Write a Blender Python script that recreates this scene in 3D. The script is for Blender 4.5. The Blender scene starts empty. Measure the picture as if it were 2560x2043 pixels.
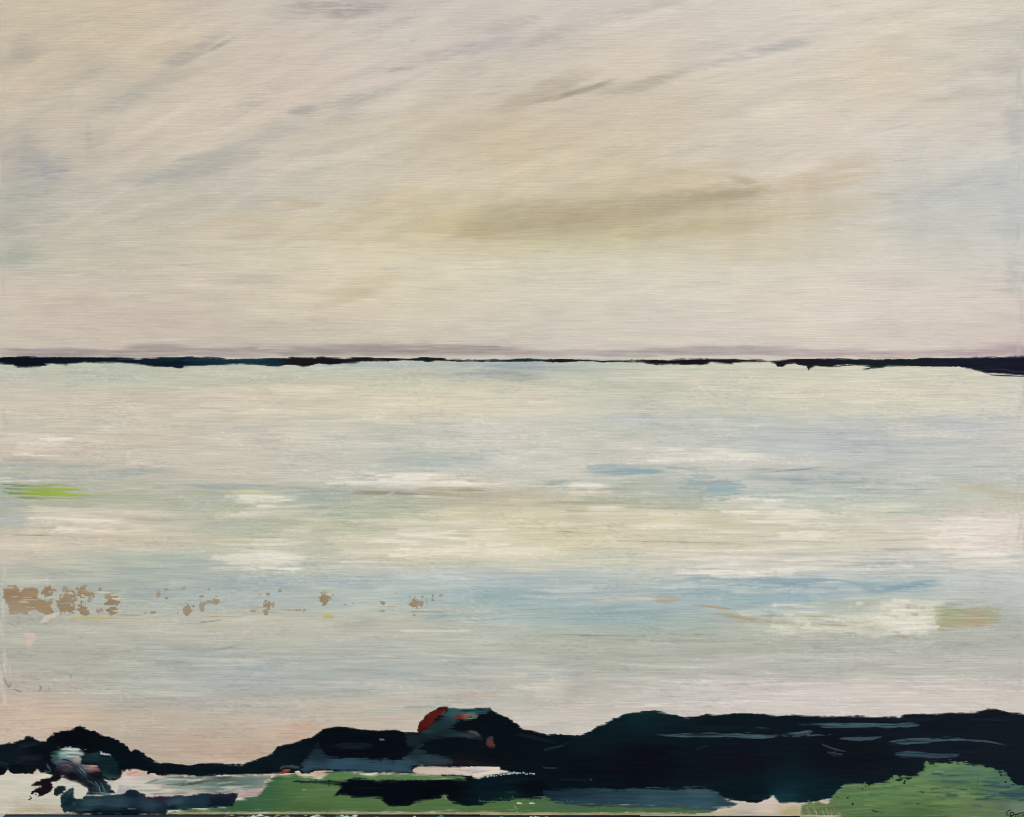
import bpy, math
import numpy as np
# ---------------------------------------------------------------- camera, sky, sun, exposure
# The place: an unframed stretched canvas, painted with a coastal landscape, standing on a narrow shelf against a wall.
U = 0.0004                                # metres per canvas unit
BASE_Z = 1.05                             # height of the canvas foot above the ground
sc = bpy.context.scene
cam_d = bpy.data.cameras.new('camera'); cam = bpy.data.objects.new('camera', cam_d); sc.collection.objects.link(cam); sc.camera = cam
cam_d.lens = 50; cam_d.sensor_width = 36; cam_d.sensor_fit = 'HORIZONTAL'; cam_d.clip_start = .05; cam_d.clip_end = 2000
CAM_D = 2560 * U * 50 / 36
cam.location = (0, -CAM_D, BASE_Z + (2040 - 1021.5) * U); cam.rotation_euler = (math.radians(90), 0, 0)
SUN_EL, SUN_AZ = math.radians(48), math.radians(-28)      # azimuth measured from behind the camera toward its left
world = bpy.data.worlds.new('World'); sc.world = world; world.use_nodes = True
wn = world.node_tree; bg = wn.nodes['Background']; skyt = wn.nodes.new('ShaderNodeTexSky')
skyt.sky_type = 'NISHITA'; skyt.sun_disc = False; skyt.sun_elevation = SUN_EL; skyt.sun_rotation = math.radians(180) - SUN_AZ * -1; skyt.air_density = 1.; skyt.dust_density = 3.
wn.links.new(skyt.outputs[0], bg.inputs[0]); bg.inputs[1].default_value = .10
sun_d = bpy.data.lights.new('sun', 'SUN'); sun = bpy.data.objects.new('sun', sun_d); sc.collection.objects.link(sun)
sun_d.energy = 1.5; sun_d.angle = math.radians(10); sun_d.color = (1., .95, .88)
sun.rotation_euler = (math.radians(90) - SUN_EL, 0, SUN_AZ); sun.location = (-1.5, -3, 4)
sc.view_settings.view_transform = 'Standard'; sc.view_settings.look = 'None'; sc.view_settings.gamma = 1; sc.view_settings.use_curve_mapping = False
sc.view_settings.exposure = .37
sc.cycles.use_denoising = True; sc.cycles.denoising_prefilter = 'ACCURATE'; sc.cycles.pixel_filter_type = 'BLACKMAN_HARRIS'; sc.cycles.filter_width = 1.05
sc.cycles.max_bounces = 3
# ---------------------------------------------------------------- paint engine
# The painting is worked out on a regular lattice in "canvas units" (u): 1 u = 0.4 mm.
# Every area of paint becomes a real height field of pigment that lies on what was painted before it.
S = 2.0                                   # lattice step
X0, Y0 = -16.0, -20.0
NX, NY = 1305, 1034                       # -16..2592, -20..2046
RNG = np.random.RandomState(7)
TAB = np.random.RandomState(3).rand(256, 256).astype(np.float32)

def vn(x, y, seed=0):
    """smooth value noise 0..1"""
    x = np.asarray(x, np.float32) + seed * 17.31; y = np.asarray(y, np.float32) + seed * 9.77
    xi = np.floor(x); yi = np.floor(y)
    fx = x - xi; fy = y - yi
    fx = fx * fx * (3 - 2 * fx); fy = fy * fy * (3 - 2 * fy)
    xi = xi.astype(np.int32) & 255; yi = yi.astype(np.int32) & 255
    x1 = (xi + 1) & 255; y1 = (yi + 1) & 255
    a = TAB[yi, xi]; b = TAB[yi, x1]; c = TAB[y1, xi]; d = TAB[y1, x1]
    return (a + (b - a) * fx) * (1 - fy) + (c + (d - c) * fx) * fy

def fbm(x, y, seed=0, o=3):
    r = 0; a = 1.0; t = 0
    for i in range(o):
        r = r + a * vn(x * 2 ** i, y * 2 ** i, seed + 5 * i); t += a; a *= .5
    return r / t

def ss(a, b, x):
    t = np.clip((x - a) / (b - a), 0, 1)
    return t * t * (3 - 2 * t)

class Layer:
    def __init__(s, x0, y0, x1, y1):
        s.i0 = max(0, int((x0 - X0) // S)); s.i1 = min(NX - 1, int(math.ceil((x1 - X0) / S)))
        s.j0 = max(0, int((y0 - Y0) // S)); s.j1 = min(NY - 1, int(math.ceil((y1 - Y0) / S)))
        s.w = s.i1 - s.i0 + 1; s.h_ = s.j1 - s.j0 + 1
        xs = X0 + S * np.arange(s.i0, s.i1 + 1); ys = Y0 + S * np.arange(s.j0, s.j1 + 1)
        s.x, s.y = [a.astype(np.float32) for a in np.meshgrid(xs, ys)]
        s.col = np.zeros((s.h_, s.w, 3), np.float32)
        s.a = np.ones((s.h_, s.w), np.float32)
        s.h = np.zeros((s.h_, s.w), np.float32)
        s.o = None

    def win(s, x0, y0, x1, y1):
        i0 = max(0, int((x0 - X0) / S) - s.i0 - 1); i1 = min(s.w, int((x1 - X0) / S) - s.i0 + 3)
        j0 = max(0, int((y0 - Y0) / S) - s.j0 - 1); j1 = min(s.h_, int((y1 - Y0) / S) - s.j0 + 3)
        if i1 <= i0 or j1 <= j0: return None
        return slice(j0, j1), slice(i0, i1)

    def stroke(s, x, y, ln, wd, ang, col, op=.7, dry=.5, soft=.5, bow=0., jit=4., rel=.06, per=3.2, seed=None, e0=.12, e1=.35):
        """one brush stroke centred on x, y (degrees, positive = rising to the right)"""
        if seed is None: seed = int(RNG.randint(0, 9999))
        a = -math.radians(ang); c, si = math.cos(a), math.sin(a)
        ex = abs(ln / 2 * c) + abs(wd * si) + 4; ey = abs(ln / 2 * si) + wd * .75 + abs(bow) + 4
        w = s.win(x - ex, y - ey, x + ex, y + ey)
        if w is None: return
        dx = s.x[w] - x; dy = s.y[w] - y
        u = (dx * c + dy * si) / ln + .5
        v = (-dx * si + dy * c) + bow * (4 * u * (1 - u) - .5)
        br = vn(u * ln / 90., v / per, seed) * .6 + vn(u * ln / 35., v / (per * .5), seed + 3) * .4
        ub = u + (vn(u * 3, v / (per * 1.5), seed + 7) - .5) * .22
        vv = np.abs(v) / (wd / 2) + (vn(u * ln / 40., v / 9., seed + 11) - .5) * .35
        al = ss(1., 1. - soft, vv) * ss(0, e0, ub) * ss(1., 1. - e1, ub)
        al = al * op * (1 - dry + dry * ss(.32, .62, br))
        cc = np.array(col, np.float32) + ((br - .5) * 2 * jit)[..., None]
        s.col[w] += (cc - s.col[w]) * al[..., None]
        s.h[w] += (((br - .5) * rel * 2) + .02 - s.h[w]) * np.minimum(1, al * 1.2)

    def smear(s, x, y, rx, ry, col, op=.6, ang=0., grain=0., gs=(60., 3.), seed=None):
        """soft rubbed-in colour; grain > 0 breaks it into dry-brushed threads"""
        if seed is None: seed = int(RNG.randint(0, 9999))
        a = -math.radians(ang); c, si = math.cos(a), math.sin(a)
        R = max(rx, ry) if abs(ang) > 3 else None
        w = s.win(x - (R or rx) * 1.1, y - (R or ry) * 1.1, x + (R or rx) * 1.1, y + (R or ry) * 1.1)
        if w is None: return
        dx = s.x[w] - x; dy = s.y[w] - y
        u = (dx * c + dy * si) / rx; v = (-dx * si + dy * c) / ry
        d = np.sqrt(u * u + v * v) + (fbm(s.x[w] / 45., s.y[w] / 16., seed) - .5) * .7
        al = ss(1.0, .25, d)
        if grain:
            g = fbm(s.x[w] / gs[0], s.y[w] / gs[1], seed + 2, 2)
            al = al * ((1 - grain) + grain * ss(.5 - .22 * al, .66 - .22 * al, g) * 1.3)
        al = np.clip(al * op, 0, 1)
        s.col[w] += (np.array(col, np.float32) - s.col[w]) * al[..., None]

def idw(x, y, pts, p=3., r=9.):
    num = 0; den = 0
    for px, py, c in pts:
        d = 1. / ((x - px) ** 2 + ((y - py) * 1.6) ** 2 + r * r) ** (p / 2)
        num = num + d[..., None] * np.array(c, np.float32); den = den + d
    return num / den[..., None]

def grid_field(x, y, cols, rows, vals):
    """smooth interpolation of a table of colours"""
    V = np.array(vals, np.float32)
    fx = np.interp(x, cols, np.arange(len(cols))); fy = np.interp(y, rows, np.arange(len(rows)))
    xi = np.clip(fx.astype(int), 0, len(cols) - 2); yi = np.clip(fy.astype(int), 0, len(rows) - 2)
    tx = (fx - xi)[..., None]; ty = (fy - yi)[..., None]
    return (V[yi, xi] * (1 - tx) + V[yi, xi + 1] * tx) * (1 - ty) + (V[yi + 1, xi] * (1 - tx) + V[yi + 1, xi + 1] * tx) * ty

def sdist(x, y, poly):
    """signed distance to a polygon, positive inside"""
    n = len(poly); best = np.full(x.shape, 1e9, np.float32); ins = np.zeros(x.shape, bool)
    for i in range(n):
        ax, ay = poly[i]; bx, by = poly[(i + 1) % n]
        ex, ey = bx - ax, by - ay; L = ex * ex + ey * ey + 1e-6
        t = np.clip(((x - ax) * ex + (y - ay) * ey) / L, 0, 1)
        d = (x - ax - t * ex) ** 2 + (y - ay - t * ey) ** 2
        best = np.minimum(best, d)
        if ay != by:
            c = ((ay > y) != (by > y)) & (x < ex * (y - ay) / (by - ay) + ax)
            ins ^= c
    d = np.sqrt(best)
    return np.where(ins, d, -d)

HB = None                 # height of everything painted so far (mm)
CB = None                 # colour of everything painted so far
LAYERS = []               # finished areas of paint, bottom to top

def put(L, name, label=None, parent=None, t=.25, thr=.02, sub=1, kind=None):
    """lay the layer on what is already on the canvas"""
    w = (slice(L.j0, L.j1 + 1), slice(L.i0, L.i1 + 1))
    base = HB[w]
    k = np.clip((L.a - .5) * 2, -1, 1)
    z = base + t * k + L.h * np.clip(k, 0, 1)
    vis = k > 0
    if L.o is not None: L.col = CB[w] + (L.col - CB[w]) * np.clip(L.o, 0, 1)[..., None]     # wet paint picks up what lies under it
    HB[w] = np.where(vis, z, base)
    CB[w] = np.where(vis[..., None], L.col, CB[w])
    LAYERS.append(dict(name=name, label=label, parent=parent, i0=L.i0, j0=L.j0, col=L.col, z=z, a=L.a, thr=thr, sub=sub, kind=kind))
    return len(LAYERS) - 1

def patch(name, poly, col, label=None, parent=None, rough=2., rs=9., streak=3., soft=2.4, t=.22, auto=0, aw=(5, 14), al=(30, 110),
          ajit=7, aang=0, strokes=(), holes=(), keep=None, vary=5., seed=None, kind=None, stex=(30., 2.6), smears=(), feather=3.5, op=1.):
    """an area of paint with a hand-painted edge"""
    if seed is None: seed = int(RNG.randint(0, 9999))
    xs = [p[0] for p in poly]; ys = [p[1] for p in poly]; m = rough + streak + 6
    L = Layer(min(xs) - m, min(ys) - m, max(xs) + m, max(ys) + m)
    d = sdist(L.x, L.y, poly)
    d = d + (fbm(L.x / rs, L.y / rs, seed) - .5) * 2 * rough + (fbm(L.x / stex[0], L.y / stex[1], seed + 1, 2) - .5) * 2 * streak
    for hp, hr in holes:
        hd = sdist(L.x, L.y, hp) + (fbm(L.x / rs, L.y / rs, seed + 9) - .5) * 2 * hr
        d = np.minimum(d, -hd)
    if keep is not None: d = keep(L, d)
    L.a = np.clip(.5 + d / (2 * soft), 0, 1).astype(np.float32)
    L.o = op * ss(-.6, 1., (d + (fbm(L.x / 40., L.y / 2.4, seed + 6, 2) - .5) * 2.2 * feather) / max(feather, .1))
    fld = (lambda x, y: idw(x, y, col)) if isinstance(col, list) else (lambda x, y: np.zeros(x.shape + (3,), np.float32) + np.array(col, np.float32))
    L.col[:] = fld(L.x, L.y)
    br = fbm(L.x / 60., L.y / 3., seed + 4, 2)
    L.col += ((br - .5) * 2 * vary)[..., None]
    L.h[:] = (br - .5) * .08
    for i in range(auto):
        x = RNG.uniform(min(xs), max(xs)); y = RNG.uniform(min(ys), max(ys))
        c = fld(np.array([[x]], np.float32), np.array([[y]], np.float32))[0, 0] + RNG.uniform(-ajit, ajit)
        L.stroke(x, y, RNG.uniform(*al), RNG.uniform(*aw), aang + RNG.uniform(-5, 5), c, op=.6, dry=.6, jit=ajit * .7)
    for a in smears: L.smear(*a[0], **a[1])
    for a in strokes: L.stroke(*a[0], **a[1])
    L.col = np.clip(L.col, 1, 250)
    return put(L, name, label, parent, t, kind=kind)

def sweep(name, pts, wd, col, label=None, parent=None, dry=.35, soft=2., t=.14, per=3.0, jit=6., seed=None, thin=.55, op=1., fade=.3, kind=None):
    """a single separate brush mark along a path of (x, y) points; wd one width or one per point"""
    if seed is None: seed = int(RNG.randint(0, 9999))
    if not hasattr(wd, '__len__'): wd = [wd] * len(pts)
    P = np.array(pts, np.float32); n = len(P)
    m = max(wd) + 6
    L = Layer(P[:, 0].min() - m, P[:, 1].min() - m, P[:, 0].max() + m, P[:, 1].max() + m)
    best = np.full(L.x.shape, 1e9, np.float32); U = np.zeros_like(best); V = np.zeros_like(best); Wd = np.ones_like(best)
    ln = np.concatenate([[0], np.cumsum(np.hypot(*(P[1:] - P[:-1]).T))])
    for i in range(n - 1):
        e = P[i + 1] - P[i]; l2 = float((e ** 2).sum()) + 1e-6; l = math.sqrt(l2)
        tt = ((L.x - P[i, 0]) * e[0] + (L.y - P[i, 1]) * e[1]) / l2
        lo = -0.5 if i == 0 else 0; hi = 1.5 if i == n - 2 else 1
        tc = np.clip(tt, lo, hi)
        d2 = (L.x - P[i, 0] - tc * e[0]) ** 2 + (L.y - P[i, 1] - tc * e[1]) ** 2
        sg = np.sign((L.y - P[i, 1]) * e[0] - (L.x - P[i, 0]) * e[1])
        q = d2 < best
        best = np.where(q, d2, best); U = np.where(q, ln[i] + tc * l, U); V = np.where(q, sg * np.sqrt(d2), V)
        Wd = np.where(q, wd[i] + (wd[i + 1] - wd[i]) * np.clip(tt, 0, 1), Wd)
    tot = ln[-1]
    br = vn(U / 70., V / per, seed) * .6 + vn(U / 26., V / (per * .5), seed + 3) * .4
    ub = U + (vn(U / 50., V / (per * 1.2), seed + 7) - .5) * min(40., tot * .3)
    d = Wd / 2 - np.abs(V) + (vn(U / 22., V / 6., seed + 2) - .5) * min(4., max(wd) * .35)
    d = np.minimum(d, np.minimum(ub, tot - ub) * .5)
    d = d - dry * 9 * ss(.55, .3, br)
    L.a = np.clip(.5 + d / (2 * soft), 0, 1).astype(np.float32)
    L.o = op * (1 - thin + thin * ss(.28, .6, br)) * ss(0, max(4., fade * tot), np.minimum(ub, tot - ub) + 3) * ss(-1.5, 3.5, Wd / 2 - np.abs(V) + (br - .4) * 6)
    L.col[:] = idw(L.x, L.y, col) if isinstance(col, list) else np.array(col, np.float32)
    L.col += ((br - .5) * 2 * jit)[..., None]
    L.col = np.clip(L.col, 1, 250)
    L.h[:] = (br - .5) * .1
    return put(L, name, label, parent, t, kind=kind)

def blob(name, x, y, rx, ry, col, label=None, parent=None, rough=None, n=9, t=.12, streak=1.2):
    r = RNG
    pts = [(x + rx * math.cos(6.283 * i / n) * r.uniform(.75, 1.2), y + ry * math.sin(6.283 * i / n) * r.uniform(.75, 1.2)) for i in range(n)]
    return patch(name, pts, tuple(np.array(col) + r.uniform(-6, 6)), label, parent, rough=rough if rough is not None else min(rx, ry) * .45, rs=5., streak=streak, soft=1.4, t=t, vary=3, feather=1.2)
# ---------------------------------------------------------------- the picture: sky and water ground
COLS = [0, 320, 640, 960, 1280, 1600, 1920, 2240, 2560]
SKY_R = [0, 120, 240, 360, 470, 560, 650, 740, 850]
SKY = [
 [(196,187,170),(203,191,170),(200,192,181),(193,188,182),(205,199,191),(203,198,190),(212,206,196),(214,207,194),(203,199,189)],
 [(196,186,168),(199,188,169),(204,194,181),(203,195,186),(200,193,186),(211,202,188),(207,201,193),(213,205,190),(202,198,188)],
 [(203,191,173),(196,188,174),(205,194,180),(204,195,184),(198,190,176),(203,194,178),(211,203,190),(211,202,185),(202,198,190)],
 [(190,183,172),(200,190,176),(203,194,181),(199,193,178),(203,191,168),(206,196,176),(213,205,192),(212,206,196),(200,199,193)],
 [(180,178,170),(194,188,176),(190,186,176),(208,201,183),(205,196,172),(202,193,168),(205,196,178),(204,202,194),(193,196,194)],
 [(184,182,170),(196,190,176),(202,194,176),(205,196,168),(194,184,150),(190,180,150),(203,193,170),(203,201,192),(194,197,194)],
 [(184,184,171),(199,193,178),(206,199,180),(213,206,183),(208,203,181),(207,202,182),(211,207,191),(210,206,196),(203,202,196)],
 [(202,192,180),(200,191,178),(206,198,180),(213,205,183),(211,206,190),(210,206,194),(214,208,196),(214,206,196),(208,200,193)],
 [(198,189,177),(198,189,178),(198,190,178),(201,194,180),(203,197,186),(206,200,190),(208,201,192),(210,202,193),(206,196,190)]]
SEA_R = [905, 960, 1010, 1080, 1150, 1200, 1240, 1290, 1350, 1400, 1450, 1500, 1550, 1610, 1680, 1740, 1800, 1880, 2000]
SEA = [
 [(190,193,178),(186,190,174),(187,191,176),(185,190,178),(170,176,172),(195,196,180),(205,202,184),(208,204,186),(206,202,186)],
 [(196,192,176),(194,191,174),(200,194,174),(204,198,176),(202,198,178),(198,196,178),(206,202,182),(210,205,186),(208,203,188)],
 [(203,193,177),(203,193,176),(206,196,176),(210,202,180),(210,204,184),(196,196,180),(202,200,182),(210,205,187),(210,204,190)],
 [(198,190,174),(200,191,174),(203,195,178),(200,196,182),(204,200,186),(196,196,184),(194,196,186),(198,196,188),(202,198,190)],
 [(200,188,172),(203,193,178),(203,195,180),(192,192,180),(202,200,190),(205,200,190),(192,194,188),(193,194,190),(196,195,188)],
 [(172,174,162),(186,182,168),(200,192,178),(190,190,178),(200,195,180),(188,190,178),(198,196,186),(196,196,186),(190,192,184)],
 [(160,166,145),(178,180,160),(180,182,164),(176,178,164),(192,182,162),(182,182,166),(176,186,180),(192,194,182),(192,190,172)],
 [(180,180,166),(200,190,172),(184,184,164),(186,188,166),(204,198,170),(204,196,170),(200,196,174),(196,198,184),(214,204,190)],
 [(204,192,174),(202,190,170),(190,190,168),(198,194,172),(212,204,176),(210,202,176),(208,202,180),(212,206,190),(216,207,197)],
 [(200,190,174),(184,186,170),(178,184,172),(204,196,176),(206,202,182),(206,202,182),(214,206,192),(208,203,192),(208,204,196)],
 [(182,180,166),(172,178,166),(186,186,174),(188,192,182),(176,186,184),(190,194,186),(188,194,190),(192,198,192),(196,198,194)],
 [(178,178,168),(178,182,174),(172,180,174),(178,186,180),(166,182,182),(182,190,186),(164,182,184),(188,192,184),(184,188,184)],
 [(172,170,156),(188,184,170),(190,186,170),(190,188,172),(176,184,176),(156,175,173),(176,182,170),(188,187,168),(172,174,164)],
 [(180,178,166),(182,180,166),(186,182,168),(184,184,170),(186,186,172),(178,178,164),(178,178,166),(182,182,172),(182,182,174)],
 [(186,180,168),(178,178,166),(172,176,170),(174,178,170),(180,180,170),(180,180,170),(184,182,174),(190,187,178),(196,190,182)],
 [(192,178,164),(176,176,164),(174,176,168),(178,180,170),(188,186,174),(190,187,178),(198,194,187),(205,198,190),(206,199,191)],
 [(196,178,160),(186,176,160),(188,180,166),(192,182,166),(196,192,182),(198,194,186),(202,198,192),(206,201,195),(204,198,192)],
 [(198,186,168),(178,166,150),(188,168,148),(194,184,170),(200,194,186),(202,197,190),(204,199,193),(204,199,193),(204,199,193)],
 [(202,198,180),(205,203,190),(205,200,190),(200,194,180),(196,190,176),(196,190,176),(196,190,176),(196,190,176),(196,190,176)]]

def field(x, y):
    # overall key of the two halves: neutral cream-grey sky, cooler grey-green water
    a = grid_field(x, y, COLS, SKY_R, SKY); b = grid_field(x, y, COLS, SEA_R, SEA)
    yb = y[..., None]
    w = ss(1760, 1640, yb)                     # the warm glow low over the hills keeps its warmth
    b = b + np.array([-2.5, 1.5, 1.5]) * w + 1.
    b = b - 5. * ss(1580, 1640, yb) * ss(1760, 1700, yb)
    return np.where(yb < 898, a + np.array([1., 1.5, -1.]), b)

B = Layer(X0, Y0, X0 + S * (NX - 1), Y0 + S * (NY - 1))
wx = (fbm(B.x / 150., B.y / 60., 2) - .5); wy = (fbm(B.x / 180., B.y / 70., 8) - .5)
yy = B.y + wy * 60
yy = np.where(B.y < 898, np.minimum(yy, 897), np.maximum(yy, 899))
B.col[:] = field(B.x + wx * 160, yy)
SKYA = lambda x, y: (22 - 22 * y / 900.) * (1 - .35 * x / 2560.) if y < 780 else 0.   # lie of the brush in the sky

def auto(n, y0, y1, ln, wd, jit, op, angf, dry, rel, soft=.7):
    for i in range(n):
        x = RNG.uniform(-30, 2590); y = RNG.uniform(y0, y1)
        c = field(np.array([[x]]), np.array([[y]]))[0, 0] + RNG.normal(0, jit) + RNG.normal(0, jit * .35, 3)
        B.stroke(x, y, RNG.uniform(*ln), RNG.uniform(*wd), angf(x, y) + RNG.normal(0, 4), c, op=op, dry=dry, soft=soft, jit=2.2, rel=rel, bow=RNG.uniform(-4, 4))
auto(520, -20, 850, (120, 330), (26, 70), 6, .5, SKYA, .45, .05, .9)
auto(330, 560, 885, (160, 420), (8, 26), 4, .5, lambda x, y: RNG.normal(0, 1.5), .6, .06)
auto(1000, 915, 1960, (120, 420), (7, 26), 6.5, .55, lambda x, y: RNG.normal(0, 1.2), .6, .08)

G = lambda x, y, rx, ry, c, op=.6, ang=0., grain=.7, gs=(34., 3.): B.smear(x, y, rx, ry, c, op, ang, grain, gs)
P = lambda x, y, rx, ry, c, op=.6, ang=0.: B.smear(x, y, rx, ry, c, op, ang)
T = lambda x, y, ln, wd, c, op=.7, ang=0., dry=.5, bow=0., **k: B.stroke(x, y, ln, wd, ang, c, op=op, dry=dry, bow=bow, **k)
# --- sky: scumbled greys and blues over beige
P(120, 60, 330, 130, (206,193,170), .45); P(330, 120, 200, 120, (205,191,166), .35)
P(60, 120, 70, 60, (180,175,166), .45); G(60, 130, 50, 60, (168,165,160), .4)
P(720, 130, 260, 90, (208,197,184), .5, 20); P(1010, 150, 200, 70, (208,198,186), .4, 20); P(560, 250, 260, 70, (208,196,181), .5, 16)
for a in [(480,130,150,26,(166,164,162),.55,32),(560,108,60,9,(140,140,142),.6,28),(330,235,170,36,(168,172,166),.55,24),(250,160,90,45,(180,178,170),.4,-20),
          (230,190,60,26,(172,172,166),.35,-10),(830,18,240,30,(164,160,160),.6,4),(900,30,120,20,(152,150,152),.5,8),(1000,50,90,16,(160,158,160),.4,12),
          (1130,130,170,24,(170,170,170),.5,12),(1230,110,110,26,(172,172,174),.45,14),(1010,170,60,9,(150,148,146),.5,10),(760,275,60,22,(158,166,164),.6,6),
          (700,320,150,30,(172,176,172),.5,10),(640,245,120,30,(184,182,176),.5,30),(480,420,260,40,(164,172,168),.55,14),(430,440,150,20,(150,160,162),.5,10),
          (560,385,170,30,(176,178,172),.45,16),(880,250,160,30,(178,178,170),.5,14),(960,230,110,16,(160,162,158),.4,14),(840,300,90,18,(170,172,172),.4,14),
          (100,425,130,75,(162,166,166),.6,-30),(130,430,60,36,(148,156,168),.55,-38),(70,350,60,50,(170,168,166),.5,-50),(40,480,80,70,(166,172,164),.5,0),
          (90,540,140,40,(176,178,168),.5,8),(40,640,90,42,(164,174,162),.6,8),(30,570,60,34,(170,174,164),.5,0),(240,380,60,40,(180,178,170),.5,45),
          (220,330,14,60,(174,170,162),.4,0),(300,690,200,24,(182,182,170),.4,0),(600,700,150,22,(186,184,172),.35,0)]: G(*a)
for a in [(1290,60,130,34,(178,176,172),.45,22),(1360,95,120,30,(176,174,172),.45,18),(1560,30,200,34,(182,180,174),.45,8),(1420,40,60,18,(170,168,164),.4,8),
          (1900,130,210,24,(176,176,178),.55,12),(1960,118,110,14,(166,167,172),.45,12),(1700,175,160,26,(190,186,178),.4,14),(1560,225,170,26,(176,170,152),.5,12),
          (1640,200,110,22,(172,167,150),.45,14),(1870,265,150,26,(192,187,178),.45,18),(2230,300,160,30,(192,190,184),.45,20),(2390,230,160,36,(196,192,182),.5,18),
          (2500,165,80,40,(182,180,176),.5,0),(2530,280,50,30,(178,180,176),.5,0),(1870,350,60,20,(180,182,178),.5,10),(1770,380,120,30,(190,190,184),.45,4),
          (1690,385,50,26,(184,188,188),.4,0)]: G(*a)
P(1360, 225, 190, 34, (176,168,146), .6, 22); T(1470, 222, 190, 22, (146,142,122), .75, 17, .3, soft=1.); T(1400, 240, 150, 12, (158,152,130), .5, 15)
P(1290, 330, 240, 90, (204,190,164), .5, 6); P(1650, 130, 200, 60, (214,205,190), .45, 14); P(1500, 150, 160, 40, (214,204,186), .4, 14)
P(2190, 150, 130, 70, (217,205,181), .5, 10); P(2110, 190, 160, 36, (214,202,182), .4, 20); P(2350, 30, 160, 40, (216,208,193), .4)
P(2180, 320, 220, 60, (217,208,195), .4, 12); P(2080, 280, 160, 44, (214,204,190), .4, 18)
P(2420, 470, 210, 80, (190,194,192), .5, 8); G(2480, 440, 160, 60, (182,189,191), .5, 16); G(2380, 500, 190, 50, (188,193,192), .45, 4); G(2520, 560, 70, 60, (186,191,190), .45, 10)
P(2330, 560, 170, 60, (188,194,190), .45); P(2480, 610, 90, 40, (210,206,198), .5); P(2260, 370, 160, 60, (206,204,198), .4); G(2540, 320, 40, 90, (176,184,184), .5); G(2540, 680, 50, 70, (176,184,184), .5)
# the olive cloud
P(1290, 560, 190, 56, (186,175,146), .7, 2); P(1480, 540, 330, 62, (178,168,140), .75, 5); P(1640, 510, 330, 44, (178,168,142), .65, 8); P(1840, 490, 130, 30, (168,159,134), .8, 10)
P(1200, 575, 70, 36, (184,172,136), .5); P(1330, 520, 190, 30, (176,168,142), .5, 2); P(1730, 440, 170, 40, (198,184,156), .55, 10); P(1870, 455, 70, 18, (176,158,124), .5, -18)
P(2080, 440, 170, 46, (200,182,154), .65, 12); P(2130, 400, 110, 34, (200,188,164), .5, 8); P(2020, 520, 220, 50, (202,190,160), .5, 4); P(1900, 630, 160, 40, (204,194,164), .4)
P(1700, 570, 260, 30, (190,180,146), .5, 3); P(1080, 560, 130, 34, (200,186,150), .4); P(1040, 495, 180, 40, (198,184,150), .5); P(980, 520, 140, 30, (196,180,144), .45); P(740, 507, 80, 16, (194,180,148), .5, -8)
P(560, 555, 150, 22, (196,184,150), .45, 8); P(780, 560, 160, 40, (206,196,168), .4); P(1010, 300, 130, 30, (200,190,160), .45, 12); P(1080, 320, 150, 40, (206,196,166), .35, 10)
P(960, 640, 330, 46, (215,208,184), .5); P(1280, 620, 200, 40, (204,198,168), .45); P(900, 720, 130, 30, (196,186,158), .55, 12); P(870, 745, 110, 18, (194,184,154), .45, 14); P(1500, 660, 300, 30, (212,208,190), .5)
P(1830, 560, 160, 24, (190,180,148), .4, 4); P(1450, 700, 300, 30, (198,196,186), .4); P(1700, 690, 340, 30, (216,212,196), .5); P(2300, 760, 260, 50, (216,208,198), .5)
for i in range(60):      # fine strokes that knit the cloud into the sky
    x = RNG.uniform(1050, 2200); y = 560 - (x - 1200) * .10 + RNG.normal(0, 60)
    cb = B.col[int((y - Y0) / S), int((x - X0) / S)]
    T(x + RNG.uniform(-60, 60), y + RNG.normal(0, 10), RNG.uniform(120, 320), RNG.uniform(5, 16), cb + RNG.normal(0, 4), .5, 5 + RNG.normal(0, 2), .7)
for i in range(240):     # broad dry diagonals, the brush dragged from lower left to upper right
    x = RNG.uniform(-40, 1500) if i % 3 else RNG.uniform(1500, 2580); y = RNG.uniform(-10, 560)
    an = RNG.uniform(14, 32) if x < 1300 else RNG.uniform(6, 18)
    cb = B.col[int((y - Y0) / S), int(np.clip((x - X0) / S, 0, NX - 1))]
    c = cb + (np.array([9, 8, 7]) if i % 2 else np.array([-13, -10, -6])) * RNG.uniform(.5, 1.2)
    T(x, y, RNG.uniform(110, 380), RNG.uniform(18, 70), c, .5, an, .62, RNG.uniform(-8, 8), per=3.2, soft=1.)
for i in range(260):     # dry threads of blue-grey catching the ridges
    x = RNG.uniform(0, 2560); y = RNG.uniform(0, 760); k = 1 if x < 1100 or x > 2100 else .5
    T(x, y, RNG.uniform(30, 120), RNG.uniform(3, 7), (168,168,164), .35 * k, SKYA(x, y) * .6 + RNG.normal(0, 3), .9, per=2.2)
for i in range(200):
    x = RNG.uniform(0, 2560); y = RNG.uniform(0, 880)
    T(x, y, RNG.uniform(50, 200), RNG.uniform(3, 8), (219,212,198), .3, SKYA(x, y) * .5 + RNG.normal(0, 2), .9, per=2.2)
for a in [(1500,545,760,90,(182,171,146)),(1650,520,620,60,(176,165,141)),(1330,560,420,60,(178,167,139)),(1820,486,220,34,(164,154,130))]: T(a[0], a[1], a[2], a[3], a[4], .6, 5, .35, soft=1., per=6.)
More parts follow.
